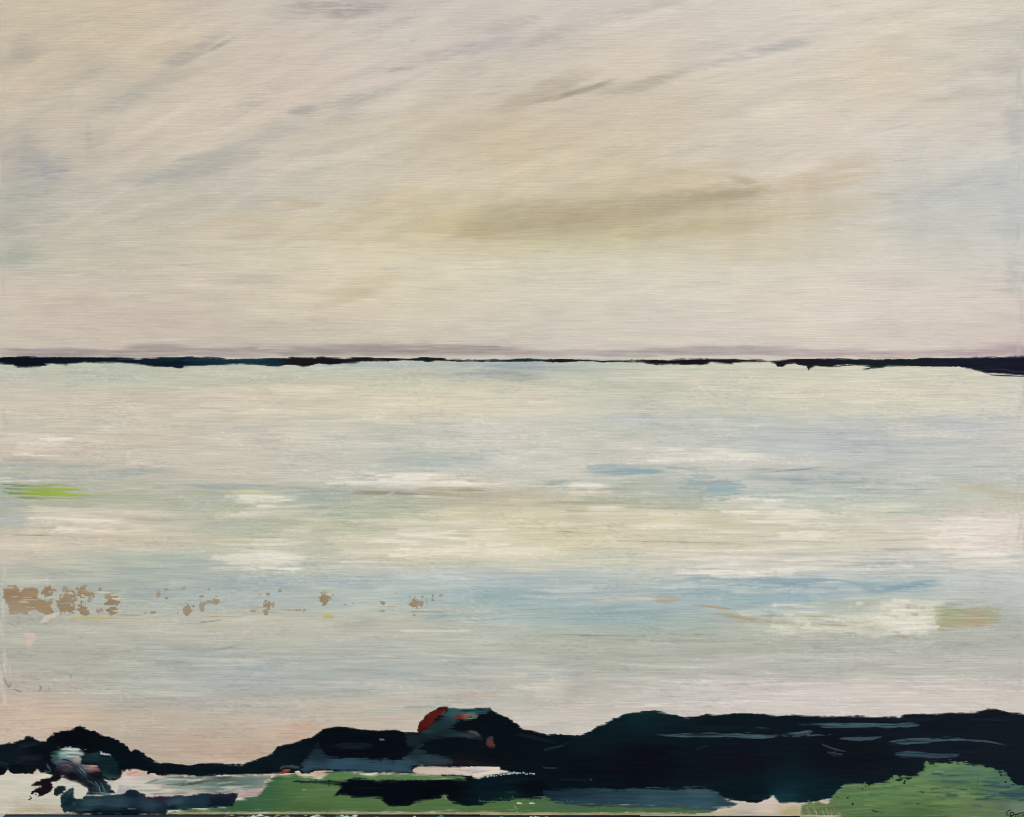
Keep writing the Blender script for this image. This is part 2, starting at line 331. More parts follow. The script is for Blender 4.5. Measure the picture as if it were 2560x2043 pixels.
# mauve haze along the horizon
for a in [(120,885,300,30,(152,143,147)),(330,886,300,20,(150,139,145)),(400,872,190,22,(154,146,150)),(560,884,260,26,(158,149,153)),(760,878,330,34,(150,144,150)),(980,876,340,38,(148,140,147)),
          (1180,876,300,36,(150,141,149)),(1330,886,260,18,(164,155,159)),(1560,886,330,18,(162,152,159)),(1720,880,260,26,(158,150,157)),(1860,878,240,28,(166,160,164)),
          (2000,884,320,22,(172,158,166)),(2230,888,330,18,(174,154,164)),(2420,884,260,22,(176,156,168)),(2540,878,150,36,(168,148,162))]:
    T(a[0], a[1] - 4, a[2] * 1.3, a[3] * 1.2, a[4], .9, 0, .45, e0=.4, e1=.45, soft=.8); T(a[0] + 30, a[1] + 5, a[2] * .7, a[3] * .5, tuple(np.array(a[4]) - 6), .5)
for a in [(700,868,120,16),(1290,862,110,22),(1210,858,260,10),(1650,866,200,12),(60,868,90,12),(1000,856,300,10)]: T(a[0], a[1], a[2], a[3], (206,197,186), .7)

# --- water
for a in [(1010,915,330,18,(168,178,186)),(900,912,200,12,(150,164,186)),(1250,912,240,16,(138,156,184)),(1330,920,300,22,(146,160,176)),(1240,930,220,20,(150,160,172)),(1290,942,160,26,(148,154,162)),
          (1480,926,360,10,(170,178,176)),(1600,940,330,8,(182,186,174)),(1100,938,260,14,(176,182,176)),(1900,924,400,5,(160,164,156))]: T(a[0], a[1], a[2], a[3], a[4], .6, 0, .75)
for a in [(300,945,500,34,(184,190,174)),(640,950,420,30,(186,192,178)),(900,938,300,24,(190,194,180)),(1500,960,400,30,(192,194,178))]: T(a[0], a[1], a[2], a[3], a[4], .55, 0, .5)
for a in [(430,985,600,30,(205,195,176)),(900,1000,700,36,(214,204,180)),(1120,1015,500,30,(216,208,184)),(1330,1000,330,40,(214,208,186)),(200,1010,360,40,(206,195,178)),(2200,985,600,40,(212,206,186))]:
    T(a[0], a[1], a[2], a[3], a[4], .6, 0, .55)
G(1640,1050,180,60,(178,186,184),.5); G(1980,1090,260,60,(178,186,190),.55); G(2150,1080,170,50,(176,184,192),.5); G(2420,1060,170,44,(182,188,196),.5); G(2060,1115,220,26,(176,184,190),.5)
G(1090,1145,180,34,(176,186,182),.55); G(1040,1160,130,26,(160,174,174),.45); G(640,1100,90,24,(182,186,180),.45); G(1000,1075,200,26,(190,192,184),.45); G(1230,1090,160,50,(208,206,198),.5)
P(1700,1140,230,28,(214,205,194),.6); P(1880,1150,220,26,(212,204,194),.5); P(70,1130,110,20,(212,194,178),.6); P(150,1120,120,18,(208,192,176),.5)
for a in [(20,1092,70,12,(140,152,156)),(70,1150,180,14,(158,166,164)),(130,1165,300,26,(160,170,164)),(330,1180,260,24,(168,178,168)),(370,1178,190,14,(160,172,166)),(60,1200,120,18,(166,172,168)),
          (520,1215,330,16,(164,174,174)),(600,1214,260,10,(150,164,172)),(700,1220,420,14,(160,172,168)),(820,1236,260,24,(158,168,162)),(770,1245,160,18,(150,164,164)),(430,1240,380,44,(176,180,162)),
          (560,1262,500,34,(174,180,160)),(760,1268,420,30,(174,180,158)),(330,1210,260,30,(176,182,166))]: T(a[0], a[1], a[2], a[3], a[4], .65, 0, .5)
P(80,1180,100,14,(208,194,180),.35); T(100,1202,190,10,(218,206,192),.7); T(140,1280,230,34,(210,196,178),.7); T(230,1300,360,36,(207,194,174),.7); T(180,1340,330,30,(206,190,170),.6); T(40,1280,110,46,(160,170,164),.6); T(40,1262,90,12,(146,158,160),.6)
for a in [(300,1286,300,(170,168,152)),(420,1300,260,(164,166,152)),(260,1322,330,(176,160,142)),(110,1339,150,(150,130,108)),(310,1331,90,(160,146,126)),(240,1338,260,(180,162,142))]: T(a[0], a[1], a[2], 4, a[3], .75, -1, .4)
T(645,1230,120,8,(212,212,150),.8); T(650,1244,100,22,(214,208,176),.8); T(660,1262,80,16,(206,204,172),.6); T(1060,1196,220,22,(218,206,186),.7); T(1150,1212,240,16,(216,204,182),.6); T(960,1210,120,18,(176,184,186),.5)
for a in [(1130,1200,150,10,(166,148,122)),(1180,1208,160,12,(160,144,116)),(960,1232,170,14,(150,136,114)),(1040,1234,260,10,(140,126,104)),(1130,1222,190,14,(150,134,106)),(1060,1250,380,14,(184,178,156)),
          (930,1260,130,14,(160,168,152)),(890,1270,90,8,(150,158,148)),(960,1280,120,20,(168,176,156)),(1180,1236,260,16,(184,172,140))]: T(a[0], a[1], a[2], a[3], a[4], .65, -1, .65)
T(980,1232,30,5,(222,212,196),.8,25); T(1060,1240,50,5,(220,210,190),.8)
G(900,1300,150,40,(176,184,158),.5); P(1180,1300,330,40,(210,202,168),.5); P(1050,1370,260,30,(214,204,178),.5); P(1330,1330,300,60,(210,202,172),.4); P(760,1290,110,34,(206,200,174),.5); P(720,1340,160,24,(208,202,178),.4)
for a in [(1580,1176,190,22,(138,168,174)),(1620,1180,110,14,(122,158,170)),(1560,1163,170,6,(166,158,138)),(1400,1212,90,22,(150,172,172)),(1440,1216,70,18,(146,166,168)),(1990,1176,260,8,(140,156,164)),
          (2000,1196,330,22,(158,172,178)),(2080,1215,380,30,(176,186,182)),(2220,1228,280,18,(172,184,188)),(2380,1185,130,22,(168,180,188)),(2500,1166,160,8,(160,178,180)),(2260,1250,420,20,(184,190,180)),
          (1600,1225,330,30,(176,184,172)),(1520,1224,160,16,(190,172,148)),(1560,1250,260,20,(172,178,156)),(1760,1256,260,30,(174,184,170)),(1450,1215,110,12,(220,208,192)),(1490,1230,120,14,(216,204,190)),
          (1530,1258,330,8,(166,166,140)),(1680,1270,300,8,(164,170,148)),(2280,1284,150,14,(150,174,172)),(2440,1286,90,10,(158,178,176)),(2050,1295,420,12,(200,192,164)),(2460,1220,180,26,(196,186,160)),(2520,1240,110,20,(190,178,152))]:
    T(a[0], a[1], a[2], a[3], a[4], .65, -1, .55)
T(1850,1258,210,44,(214,206,190),.6); T(1960,1265,200,36,(212,204,186),.5); P(2400,1340,220,70,(220,209,198),.75); P(2480,1310,120,60,(222,211,200),.6); P(1560,1300,170,34,(214,204,176),.5); P(1640,1290,200,20,(212,202,178),.5)
for a in [(1450,1278,70,6,(158,150,128)),(1560,1320,90,12,(164,158,128)),(1420,1330,60,5,(150,148,128)),(1700,1355,300,3,(158,158,146)),(1830,1360,90,4,(150,146,134)),(1900,1300,90,6,(168,160,142)),(2200,1295,26,9,(168,164,146)),
          (2080,1284,14,5,(140,138,126)),(2100,1286,12,5,(140,138,126)),(2120,1290,8,6,(140,138,126)),(2380,1374,330,3,(160,160,158)),(1990,1374,40,4,(150,146,140)),(2280,1408,330,4,(150,164,172)),(2460,1417,190,4,(150,160,168)),
          (2120,1408,190,4,(164,176,178)),(1950,1396,300,4,(172,176,168)),(2260,1375,160,5,(170,170,160)),(1860,1288,20,5,(150,140,124)),(1725,1284,30,6,(160,150,130)),(1660,1284,8,8,(160,150,130)),(1690,1286,8,8,(160,150,130)),(1640,1282,8,6,(160,150,130))]:
    T(a[0], a[1], a[2], a[3], a[4], .8, -1, .3)
for i in range(60): T(RNG.uniform(1700,2540), RNG.uniform(1380,1450), RNG.uniform(120,380), RNG.uniform(3,6), [(168,178,180),(186,190,184),(216,208,198),(156,170,180)][i % 4], .55, RNG.normal(0,1), .5)
for i in range(90): T(RNG.uniform(900,2400), RNG.uniform(1290,1420), RNG.uniform(150,420), RNG.uniform(3,7), [(218,210,184),(196,192,166),(216,208,182),(188,186,164)][i % 4], .5, RNG.normal(0,1), .5)
for i in range(60): T(RNG.uniform(100,900), RNG.uniform(1270,1370), RNG.uniform(150,420), RNG.uniform(3,7), [(210,200,180),(176,178,160),(206,194,176),(182,184,166)][i % 4], .45, RNG.normal(0,1), .5)
# cream block and foam on the left, blue bands
for a in [(300,1430,620,40,(168,176,166)),(200,1470,420,30,(168,174,164)),(520,1440,300,40,(164,178,176)),(560,1465,260,30,(150,170,178)),(660,1460,330,40,(150,172,182)),(900,1450,420,40,(172,186,186)),(1000,1420,380,34,(184,192,186)),(540,1400,220,20,(170,182,172))]:
    T(a[0], a[1], a[2], a[3], a[4], .6, 0, .5)
P(670,1385,130,20,(216,205,184),.75); T(660,1392,210,24,(218,207,186),.8); T(640,1412,170,18,(216,203,183),.8); T(1020,1386,420,26,(216,207,186),.6); T(1200,1378,420,26,(216,208,182),.6); T(820,1398,260,20,(206,202,186),.6)
for i in range(46): T(RNG.uniform(592,745), RNG.uniform(1428,1452), RNG.uniform(8,16), RNG.uniform(3,6), (200,203,198), .6, 30 + RNG.normal(0,14), .2, rel=.1)
for i in range(30): T(RNG.uniform(740,980), RNG.uniform(1380,1430), RNG.uniform(12,34), RNG.uniform(3,6), (206,206,196), .5, RNG.normal(-5,14), .3, rel=.1)
P(60,1425,160,20,(180,180,166),.4); T(120,1450,300,12,(158,156,140),.5); T(60,1470,180,10,(176,178,176),.5); G(250,1455,260,40,(160,172,166),.5); G(620,1500,330,26,(170,182,182),.5); T(430,1480,260,24,(150,166,174),.5); T(420,1490,200,12,(150,164,172),.5)
for a in [(1180,1490,420,60,(156,178,180)),(1260,1490,200,34,(146,172,174)),(1350,1440,420,26,(166,182,184)),(1500,1425,420,20,(186,192,184)),(1480,1482,360,10,(150,166,182)),(1500,1492,400,8,(196,190,168)),(1600,1500,300,12,(204,202,186)),
          (1500,1530,420,44,(150,174,172)),(1560,1528,330,30,(142,168,170)),(1420,1545,330,20,(160,178,174)),(1720,1540,200,20,(168,182,174)),(1800,1500,330,50,(150,176,180)),(1950,1500,260,40,(152,178,182)),(1720,1480,260,24,(150,174,184))]:
    T(a[0], a[1], a[2], a[3], a[4], .65, 0, .4)
for a in [(1860,1452,330,22,(126,160,176),-1),(1960,1460,420,26,(124,160,174),0),(2090,1458,300,20,(130,164,180),-2),(2200,1466,260,22,(140,170,184),1),(2290,1462,170,22,(116,158,174),7),(2240,1478,190,12,(130,164,184),0),(1760,1456,260,18,(150,176,186),0),(1850,1475,260,18,(160,182,186),0)]:
    T(a[0], a[1], a[2], a[3], a[4], .7, a[5], .55)
for i in range(30): T(RNG.uniform(1700,2300), RNG.uniform(1440,1480), RNG.uniform(30,110), RNG.uniform(3,5), (198,208,206), .6, RNG.normal(0,3), .5)
# cream scrapes on the right
P(2100,1550,230,36,(196,194,174),.6); P(2260,1540,130,60,(206,202,178),.75); P(2020,1555,190,26,(192,192,172),.6); P(2120,1505,150,16,(178,176,152),.5)
for i in range(70):
    x = RNG.uniform(1900,2345); y = 1540 + (x - 1900) * .05 + RNG.normal(0,18)
    T(x, y, (RNG.uniform(40,110) if i % 4 else RNG.uniform(14,32)), RNG.uniform(5,12), (208,205,184) if i % 3 else (176,184,172), .55, RNG.normal(0,3) if i % 4 else RNG.normal(80,8), .4, rel=.08, soft=.8)
T(2050,1560,300,5,(160,150,124),.6,-4,.3); T(2180,1585,330,6,(172,150,122),.7,-5,.3); T(2000,1540,230,4,(150,146,124),.6,-1,.3)
for a in [(2270,1515,14,18),(2240,1545,12,30),(2290,1538,30,10),(2310,1520,14,30),(2290,1562,28,8),(2320,1552,14,20),(2215,1535,20,8)]: T(a[0], a[1], max(a[2],a[3]), min(a[2],a[3]), (150,154,126), .7, 0 if a[2] > a[3] else 88, .3)
# calmer grey water below
P(140,1580,230,30,(184,188,168),.5); G(120,1620,150,60,(170,172,162),.4); P(60,1600,70,20,(196,190,176),.5); G(560,1650,330,50,(160,170,172),.55); T(560,1620,150,8,(140,150,160),.7,10); T(430,1655,160,6,(136,146,158),.7,-3); T(530,1553,70,5,(116,134,152),.8,6); T(480,1559,70,4,(150,160,164),.6)
P(660,1700,420,50,(168,176,176),.5); P(980,1650,420,30,(166,174,174),.45); G(1000,1570,330,36,(186,186,174),.5); G(900,1555,120,26,(164,170,164),.5); T(1100,1577,230,3,(226,222,210),.9,0,.1,rel=.3); T(960,1641,90,4,(224,222,214),.8,-2,.2,rel=.3); T(1100,1637,120,5,(220,220,212),.7,-2,.4,rel=.3); T(1180,1642,160,3,(216,216,208),.6,-1,.3)
for a in [(330,1698,420,16,(172,180,178)),(700,1726,500,14,(166,172,168)),(760,1722,120,5,(146,152,150)),(200,1720,420,18,(178,178,168)),(1500,1588,260,4,(130,132,124)),(1770,1586,90,4,(128,128,122)),(1500,1590,120,3,(120,122,116)),(1880,1600,60,4,(136,138,134)),(1900,1610,40,3,(130,132,130)),
          (1930,1556,170,8,(160,148,118)),(2060,1618,70,12,(164,158,136)),(2090,1632,40,3,(110,108,96)),(2390,1610,120,12,(160,166,168)),(2200,1660,130,10,(172,172,162)),(2080,1646,420,3,(212,210,200)),(2330,1668,300,3,(212,208,198)),(1700,1604,180,10,(160,164,160)),(1960,1700,380,8,(180,180,178)),(1340,1700,120,12,(160,166,170))]:
    T(a[0], a[1], a[2], a[3], a[4], .65, -1, .4)
P(1290,1690,160,26,(196,190,178),.5); G(1330,1750,170,30,(176,180,178),.5); P(1180,1740,110,16,(190,172,156),.5); T(1220,1738,190,14,(180,168,154),.5); P(860,1760,260,22,(204,190,174),.6); T(1000,1775,260,14,(166,180,174),.6,2,.6); T(1080,1766,150,10,(140,162,162),.6,2,.6)
P(930,1800,260,26,(196,186,168),.5); P(240,1790,150,26,(196,170,150),.5); P(130,1795,140,26,(210,190,164),.55); P(100,1760,160,20,(204,180,166),.5); P(300,1820,160,40,(182,176,158),.5); P(160,1830,70,14,(200,168,142),.4)
P(480,1860,200,60,(184,168,152),.6); P(560,1880,160,30,(182,162,145),.6); P(730,1830,110,32,(200,174,152),.65); P(760,1815,70,14,(200,166,142),.5); P(640,1800,110,20,(204,188,172),.5); P(420,1790,220,30,(190,178,162),.5)
for i in range(40): T(RNG.uniform(700,800), RNG.uniform(1808,1850), RNG.uniform(40,110), 3.5, [(214,182,156),(186,158,136)][i % 2], .4, 0, .4)
for i in range(40): T(RNG.uniform(0,260), RNG.uniform(1760,1850), RNG.uniform(60,160), 4, [(216,196,170),(190,172,152),(206,176,150)][i % 3], .4, 0, .4)
G(2000,1740,560,60,(212,204,196),.5); G(2300,1720,260,40,(210,200,192),.4)
# pale ground bottom left and right
P(100,1970,200,50,(202,204,188),.8); P(60,1945,110,20,(205,205,188),.7); P(120,2022,110,16,(200,180,138),.85); P(60,2028,70,9,(192,176,134),.6); P(60,2005,90,10,(190,178,164),.5); P(215,1975,60,40,(198,203,190),.8); P(20,2020,30,16,(212,208,194),.6)
for i in range(60): T(RNG.uniform(0,150), RNG.uniform(1940,2034), RNG.uniform(30,90), 3.5, [(214,210,194),(184,180,164),(196,200,184)][i % 3], .4, 0, .4)
# bold broken strokes: creamy white, grey green and pale blue dragged over each other
def drag(x0, x1, y0, y1, n, cols, ln=(90, 300), wd=(6, 20), op=.7, dry=.62, per=4.6, ang=1.2):
    wd = (wd[0] * 1.2, wd[1] * 1.45)
    for i in range(n):
        c = np.array(cols[i % len(cols)], float) + RNG.normal(0, 3)
        B.stroke(RNG.uniform(x0, x1), RNG.uniform(y0, y1), RNG.uniform(*ln), RNG.uniform(*wd), RNG.normal(0, ang), c, op=op * RNG.uniform(.6, 1.15), dry=dry, soft=.75, jit=3, rel=.11, per=per, e0=.12, e1=.4)
WHT, CRM, GRN, BLU, TEA = (226,220,206), (220,211,189), (180,186,170), (168,182,184), (172,184,178)
drag(0, 330, 1150, 1200, 16, [GRN, TEA, (168,176,170)]); drag(30, 170, 1085, 1148, 9, [WHT, (216,206,192)], (60, 200)); drag(0, 120, 1196, 1206, 3, [WHT], (60, 150), (5, 9))
drag(330, 760, 1235, 1340, 34, [GRN, (182,188,168), TEA]); drag(120, 420, 1275, 1370, 22, [CRM, (214,204,186), (206,200,182)], (120, 320)); drag(0, 90, 1245, 1310, 9, [TEA, BLU], (50, 120))
drag(575, 740, 1236, 1290, 9, [WHT, CRM, (214,210,186)], (60, 150), (8, 18)); drag(600, 760, 1330, 1372, 9, [WHT, CRM], (80, 180)); drag(590, 740, 1378, 1424, 14, [WHT, WHT, CRM], (80, 190), (8, 16)); drag(780, 1010, 1400, 1426, 9, [(200,204,196), BLU, WHT], (60, 180), (5, 10))
drag(250, 560, 1385, 1460, 26, [TEA, (168,182,176), (178,186,174)]); drag(540, 960, 1440, 1490, 26, [BLU, (168,186,192), TEA]); drag(0, 300, 1400, 1462, 14, [(182,184,172), GRN, (196,194,182)])
drag(880, 1250, 1182, 1216, 18, [WHT, WHT, CRM], (90, 260), (6, 14)); drag(960, 1180, 1140, 1180, 16, [TEA, (170,184,182), (202,206,198)], (60, 200), (5, 12)); drag(700, 900, 1225, 1290, 16, [TEA, GRN, (152,170,168)], (60, 200), (5, 12))
drag(900, 1080, 1245, 1300, 16, [GRN, (200,200,178), (160,172,158)], (40, 150), (5, 11)); drag(940, 1330, 1300, 1392, 34, [WHT, CRM, CRM, (208,204,180)], (110, 320), (6, 18)); drag(1080, 1400, 1250, 1300, 14, [CRM, (206,198,166), (192,190,166)])
drag(1450, 1720, 1270, 1330, 16, [CRM, WHT, (204,198,174)]); drag(1380, 1520, 1205, 1240, 8, [WHT, CRM, (196,180,162)], (50, 130), (6, 12)); drag(1560, 1760, 1190, 1262, 22, [TEA, GRN, (200,204,194), (150,174,178)], (40, 150), (5, 12)); drag(1480, 1700, 1160, 1190, 8, [BLU, (150,176,182)], (60, 180), (5, 12))
drag(1600, 2000, 1105, 1160, 18, [WHT, (216,208,198), (200,202,196)], (90, 300), (6, 16)); drag(1820, 2080, 1236, 1345, 30, [WHT, CRM, WHT, (200,200,184)], (90, 260), (6, 16)); drag(1880, 2300, 1180, 1245, 24, [TEA, (176,188,186), (200,204,196), BLU]); drag(2100, 2340, 1260, 1345, 16, [CRM, (204,202,184), WHT]); drag(2360, 2500, 1292, 1420, 34, [WHT, (226,218,208), (222,212,202)], (110, 260), (8, 22))
drag(1700, 2060, 1345, 1440, 34, [WHT, CRM, (186,192,186), (222,214,202)], (120, 360), (5, 12)); drag(2050, 2520, 1385, 1450, 30, [WHT, (184,194,196), (200,204,200), BLU], (120, 360), (4, 9)); drag(1240, 1700, 1385, 1440, 26, [CRM, (204,206,192), (184,194,190)], (140, 380), (5, 12))
drag(1000, 1700, 1430, 1480, 30, [BLU, (178,192,192), (196,204,200)], (120, 340)); drag(1100, 1720, 1500, 1556, 26, [(150,176,180), TEA, (160,182,184)], (120, 340)); drag(1700, 2330, 1448, 1500, 44, [(140,170,184), BLU, (152,178,188), (190,202,202)], (70, 260), (5, 14))
drag(1880, 2340, 1506, 1592, 60, [(214,211,194), (206,206,190), (220,214,198), (180,188,178)], (24, 130), (6, 15), .85, .6); drag(2190, 2345, 1500, 1590, 26, [(220,216,198), (214,212,190)], (20, 80), (8, 18), .8, .5)
drag(1700, 2540, 930, 1020, 36, [(214,209,190), (208,204,186)]); drag(1350, 1700, 940, 1040, 20, [(196,200,184), (204,204,188)]); drag(500, 1400, 970, 1040, 40, [CRM, (216,207,186)]); drag(1500, 2540, 1040, 1120, 50, [(184,192,194), (196,200,194), (206,206,198), (178,188,196)], (90, 300)); drag(0, 900, 975, 1110, 60, [(208,199,181), (202,195,178), (214,206,188)], (90, 300)); drag(560, 1300, 1050, 1130, 30, [(190,196,188), (208,206,194)], (90, 300))
drag(1000, 2560, 1600, 1700, 60, [(178,184,176), (190,192,184), (184,186,176)], (120, 400)); drag(1600, 2560, 1690, 1770, 60, [(212,208,200), (204,202,198), (220,213,206), (194,196,192)], (120, 400), (4, 10)); drag(300, 1200, 1590, 1740, 70, [(172,182,180), (184,188,180), (178,184,176), (194,194,184)], (120, 400)); drag(1250, 1420, 1660, 1760, 20, [(206,204,192), (180,186,186)], (50, 160))
for i in range(26): B.stroke(RNG.uniform(1890, 2345), RNG.uniform(1508, 1590), RNG.uniform(12, 34), RNG.uniform(5, 10), RNG.normal(80, 22), (216,213,196) if i % 3 else (184,188,172), op=.4, dry=.5, soft=.9, rel=.1)
# last bright touches and the worn grey edges of the canvas
for x0, x1, y0, y1, n in [(585,730,1238,1296,7),(600,735,1380,1424,10),(890,1240,1185,1214,14),(970,1300,1312,1390,22),(1840,2050,1242,1338,18),(2375,2505,1296,1400,18),(1630,1900,1122,1154,10),(1720,2040,1388,1440,12),(1440,1500,1206,1226,4),(40,160,1096,1146,6),(150,330,1282,1330,7),(2230,2330,1515,1580,12)]:
    for k in range(n):
        B.stroke(RNG.uniform(x0, x1), RNG.uniform(y0, y1), RNG.uniform(50, 190), RNG.uniform(6, 16), RNG.normal(0, 1.5), np.array((229,224,211)) + RNG.normal(0, 3), op=.8, dry=.75, soft=.55, jit=3, rel=.13, per=4.2, e0=.1, e1=.35)
for k in range(46):      # darker blue-grey drags that set the whites off
    x0, x1, y0, y1 = [(700,900,1228,1270),(1500,1780,1168,1250),(320,560,1390,1450),(1000,1500,1440,1500),(1900,2300,1190,1235),(300,1100,1620,1720),(1700,2320,1450,1490)][k % 7]
    B.stroke(RNG.uniform(x0, x1), RNG.uniform(y0, y1), RNG.uniform(60, 240), RNG.uniform(4, 12), RNG.normal(0, 2), [(146,166,168),(158,172,170),(150,164,166)][k % 3], op=.55, dry=.75, soft=.6, jit=3, rel=.09, per=3.6)
for k in range(90):
    x = RNG.uniform(-4, 12) if k % 2 else RNG.uniform(2544, 2562); y = RNG.uniform(0, 1780)
    B.stroke(x, y, RNG.uniform(30, 110), RNG.uniform(6, 16), RNG.normal(88, 5), (178,182,178) if k % 3 else (206,202,192), op=.55, dry=.7, soft=.7, rel=.08)
# calm the accents toward the ground they are rubbed into
F = field(B.x, B.y)
dif = B.col - F; lum = dif.mean(-1, keepdims=True)
B.col = F + lum + (dif - lum) * .66
# broad relief: ridges left by a wide bristle brush, canvas tooth, and worn specks
sk = ss(940, 860, B.y)
rx = B.x * (1 - .03 * sk); ry = B.y + sk * B.x * .16 * ss(760, 300, B.y)
ridge = fbm(rx / 46., (ry + wy * 9) / 3.0, 21, 3) - .5
ridge2 = fbm(rx / 150., (ry + wy * 9) / 7., 25, 3) - .5
horiz = fbm(B.x / 60., B.y / 2.6, 27, 2) - .5
pr = ss(.35, .75, fbm(B.x / 210., B.y / 90., 31))
amp = 1 - .45 * sk; gr = 1 - .6 * sk
B.h += ridge * (.08 + .14 * pr) * amp + ridge2 * .07 * amp + horiz * .09 * gr
B.col += ((ridge * (7 + 9 * pr) + ridge2 * 6) * amp + horiz * 7 * gr)[..., None] * np.array([1, 1, .95], np.float32)
mott = fbm(rx / 60., ry / 16., 61, 3) - .5
B.col += (mott * 9)[..., None] * np.array([1.1, .9, .6], np.float32)
tooth = fbm(B.x / 11., B.y / 3.0, 41, 3)
tm = ss(.40, .68, fbm(B.x / 120., B.y / 40., 43))
tk = ss(.52, .72, tooth) * (.25 + tm) * gr
B.col -= (tk * 8)[..., None] * np.array([1.1, .95, .75], np.float32)
B.h -= tk * .035
pk = ss(.62, .74, fbm(B.x / 7., B.y / 3.2, 71, 2)) * ss(.5, .7, fbm(B.x / 90., B.y / 34., 73)) * gr
B.col += (pk * 10)[..., None]; B.h += pk * .08
# ---------------------------------------------------------------- thicker paint laid over the ground
B.col = np.clip(B.col, 1, 250)
B.h[:, 1:-1:2] = .5 * (B.h[:, 0:-2:2] + B.h[:, 2::2])
HB = B.h.copy(); CB = B.col.copy()
ROOT, SKYP, SEAP = 'painting', 'sky', 'water'
E = lambda *a, **k: (a, k)

# --- far shore
SH_T = [(-16,892),(0,892),(88,890),(131,892),(223,892),(347,895),(399,893),(471,890),(530,895),(566,897),(638,896),(718,895),(730,892),(786,894),(810,890),(860,895),(882,893),(958,892),(1010,894),(1105,893),(1118,897),(1153,899),(1233,899),(1297,895),
        (1368,896),(1448,898),(1504,902),(1548,899),(1608,898),(1672,900),(1700,896),(1780,896),(1860,897),(1923,901),(1959,898),(2059,896),(2179,897),(2278,898),(2302,895),(2458,892),(2522,890),(2592,887)]
SH_B = [(-16,910),(0,910),(32,914),(44,920),(76,921),(104,916),(131,911),(167,914),(207,907),(255,909),(303,908),(351,913),(383,917),(431,919),(451,923),(463,918),(519,915),(598,913),(658,914),(698,917),(718,911),(738,914),(758,921),(778,914),(798,910),
        (822,912),(860,909),(890,909),(906,904),(982,903),(1010,901),(1057,903),(1069,906),(1089,902),(1109,903),(1141,904),(1229,905.5),(1269,905),(1356,904),(1372,906),(1408,907),(1456,904),(1504,906),(1548,906),(1608,908),(1640,913),(1676,911),(1710,913),
        (1748,913),(1768,911),(1778,906),(1796,909),(1828,912),(1840,908),(1923,906),(1935,909),(1943,918),(1955,919),(1971,912),(1987,910),(2015,916),(2021,926),(2027,923),(2039,916),(2071,917),(2099,913),(2131,912),(2191,919),(2238,916),(2298,917),
        (2398,918),(2442,928),(2478,934),(2592,940)]
SHC = [(40,905,(7,14,26)),(200,900,(9,20,32)),(420,905,(10,26,38)),(540,905,(16,40,52)),(660,905,(18,46,58)),(755,905,(20,22,24)),(880,900,(16,20,24)),(1100,898,(20,26,30)),(1290,899,(24,44,52)),(1450,901,(16,20,28)),(1700,904,(18,18,24)),(1950,906,(24,22,30)),
       (2250,905,(22,30,34)),(2420,908,(20,26,40)),(2540,915,(22,24,40))]
shore = patch('far_shore', SH_T + SH_B[::-1], SHC, 'thin dark navy strip of far shore painted along the horizon', ROOT, rough=1.2, rs=7, streak=1.5, soft=1.5, t=.3, vary=5, auto=60, aw=(4, 9), al=(40, 160), ajit=5)
sweep('brush_stroke', [(360,902),(480,898),(600,903),(715,902)], [8,14,12,9], (20,50,62), 'teal streak in the far shore', shore, dry=.5, t=.12)
sweep('brush_stroke', [(722,899),(745,903),(775,903),(800,900)], [8,18,16,8], (22,22,22), 'brownish black dab in the far shore', shore, dry=.1, t=.2)
sweep('brush_stroke', [(2150,925),(2190,919),(2240,915)], [5,5,3], (24,24,34), 'thin dark trail below the far shore', shore, dry=.2, t=.12)
sweep('brush_stroke', [(2060,918),(2120,914),(2200,908)], [3,3,3], (30,34,44), None, shore, dry=.2, t=.1)
sweep('brush_stroke', [(2470,926),(2510,925),(2540,932),(2592,930)], [4,7,8,4], (30,32,52), 'ridge of thick navy paint at the right end of the shore', shore, dry=.1, t=.5)
sweep('brush_stroke', [(2440,930),(2480,938),(2592,942)], [3,4,3], (40,64,72), None, shore, dry=.5, t=.08)
sweep('brush_stroke', [(2020,912),(2022,924)], [6,4], (30,26,70), 'small violet drip under the far shore', shore, dry=0, t=.3)
sweep('brush_stroke', [(1100,897),(1140,899),(1180,899)], [3,3,2], (214,208,196), 'fleck of white above the gap in the far shore', shore, dry=.3, t=.2)

# --- marks on the water
q = SEAP
sweep('brush_stroke', [(10,1212),(60,1214),(130,1214),(200,1216)], [5,7,8,3], [(20,1212,(110,136,92)),(120,1214,(140,162,84)),(200,1216,(160,172,122))], 'upper bristle line of the lime green stroke at the left of the water', q, dry=.3, t=.08, fade=.04, op=.9)
sweep('brush_stroke', [(12,1222),(60,1223),(120,1224),(180,1224),(262,1222)], [6,9,12,9,3], [(20,1222,(112,138,88)),(90,1224,(140,166,72)),(150,1224,(150,172,74)),(230,1224,(166,176,120))], 'lime green stroke with a bright core at the left of the water', q, dry=.3, t=.1, fade=.04, op=.95)
sweep('brush_stroke', [(10,1232),(70,1233),(140,1234),(210,1238),(300,1238)], [5,12,14,7,3], [(20,1232,(116,140,90)),(95,1233,(146,170,64)),(150,1234,(152,174,70)),(260,1238,(166,174,126))], None, q, dry=.35, t=.1, fade=.04, op=.95)
sweep('brush_stroke', [(40,1244),(110,1245),(180,1246),(330,1241)], [4,9,8,3], [(60,1244,(124,142,100)),(130,1245,(146,164,86)),(300,1241,(170,176,138))], None, q, dry=.4, t=.08, fade=.06, op=.85)
sweep('brush_stroke', [(592,1228),(640,1227),(700,1226)], [6,7,4], (204,204,156), 'pale yellow stroke on the water', q, dry=.3, t=.12)
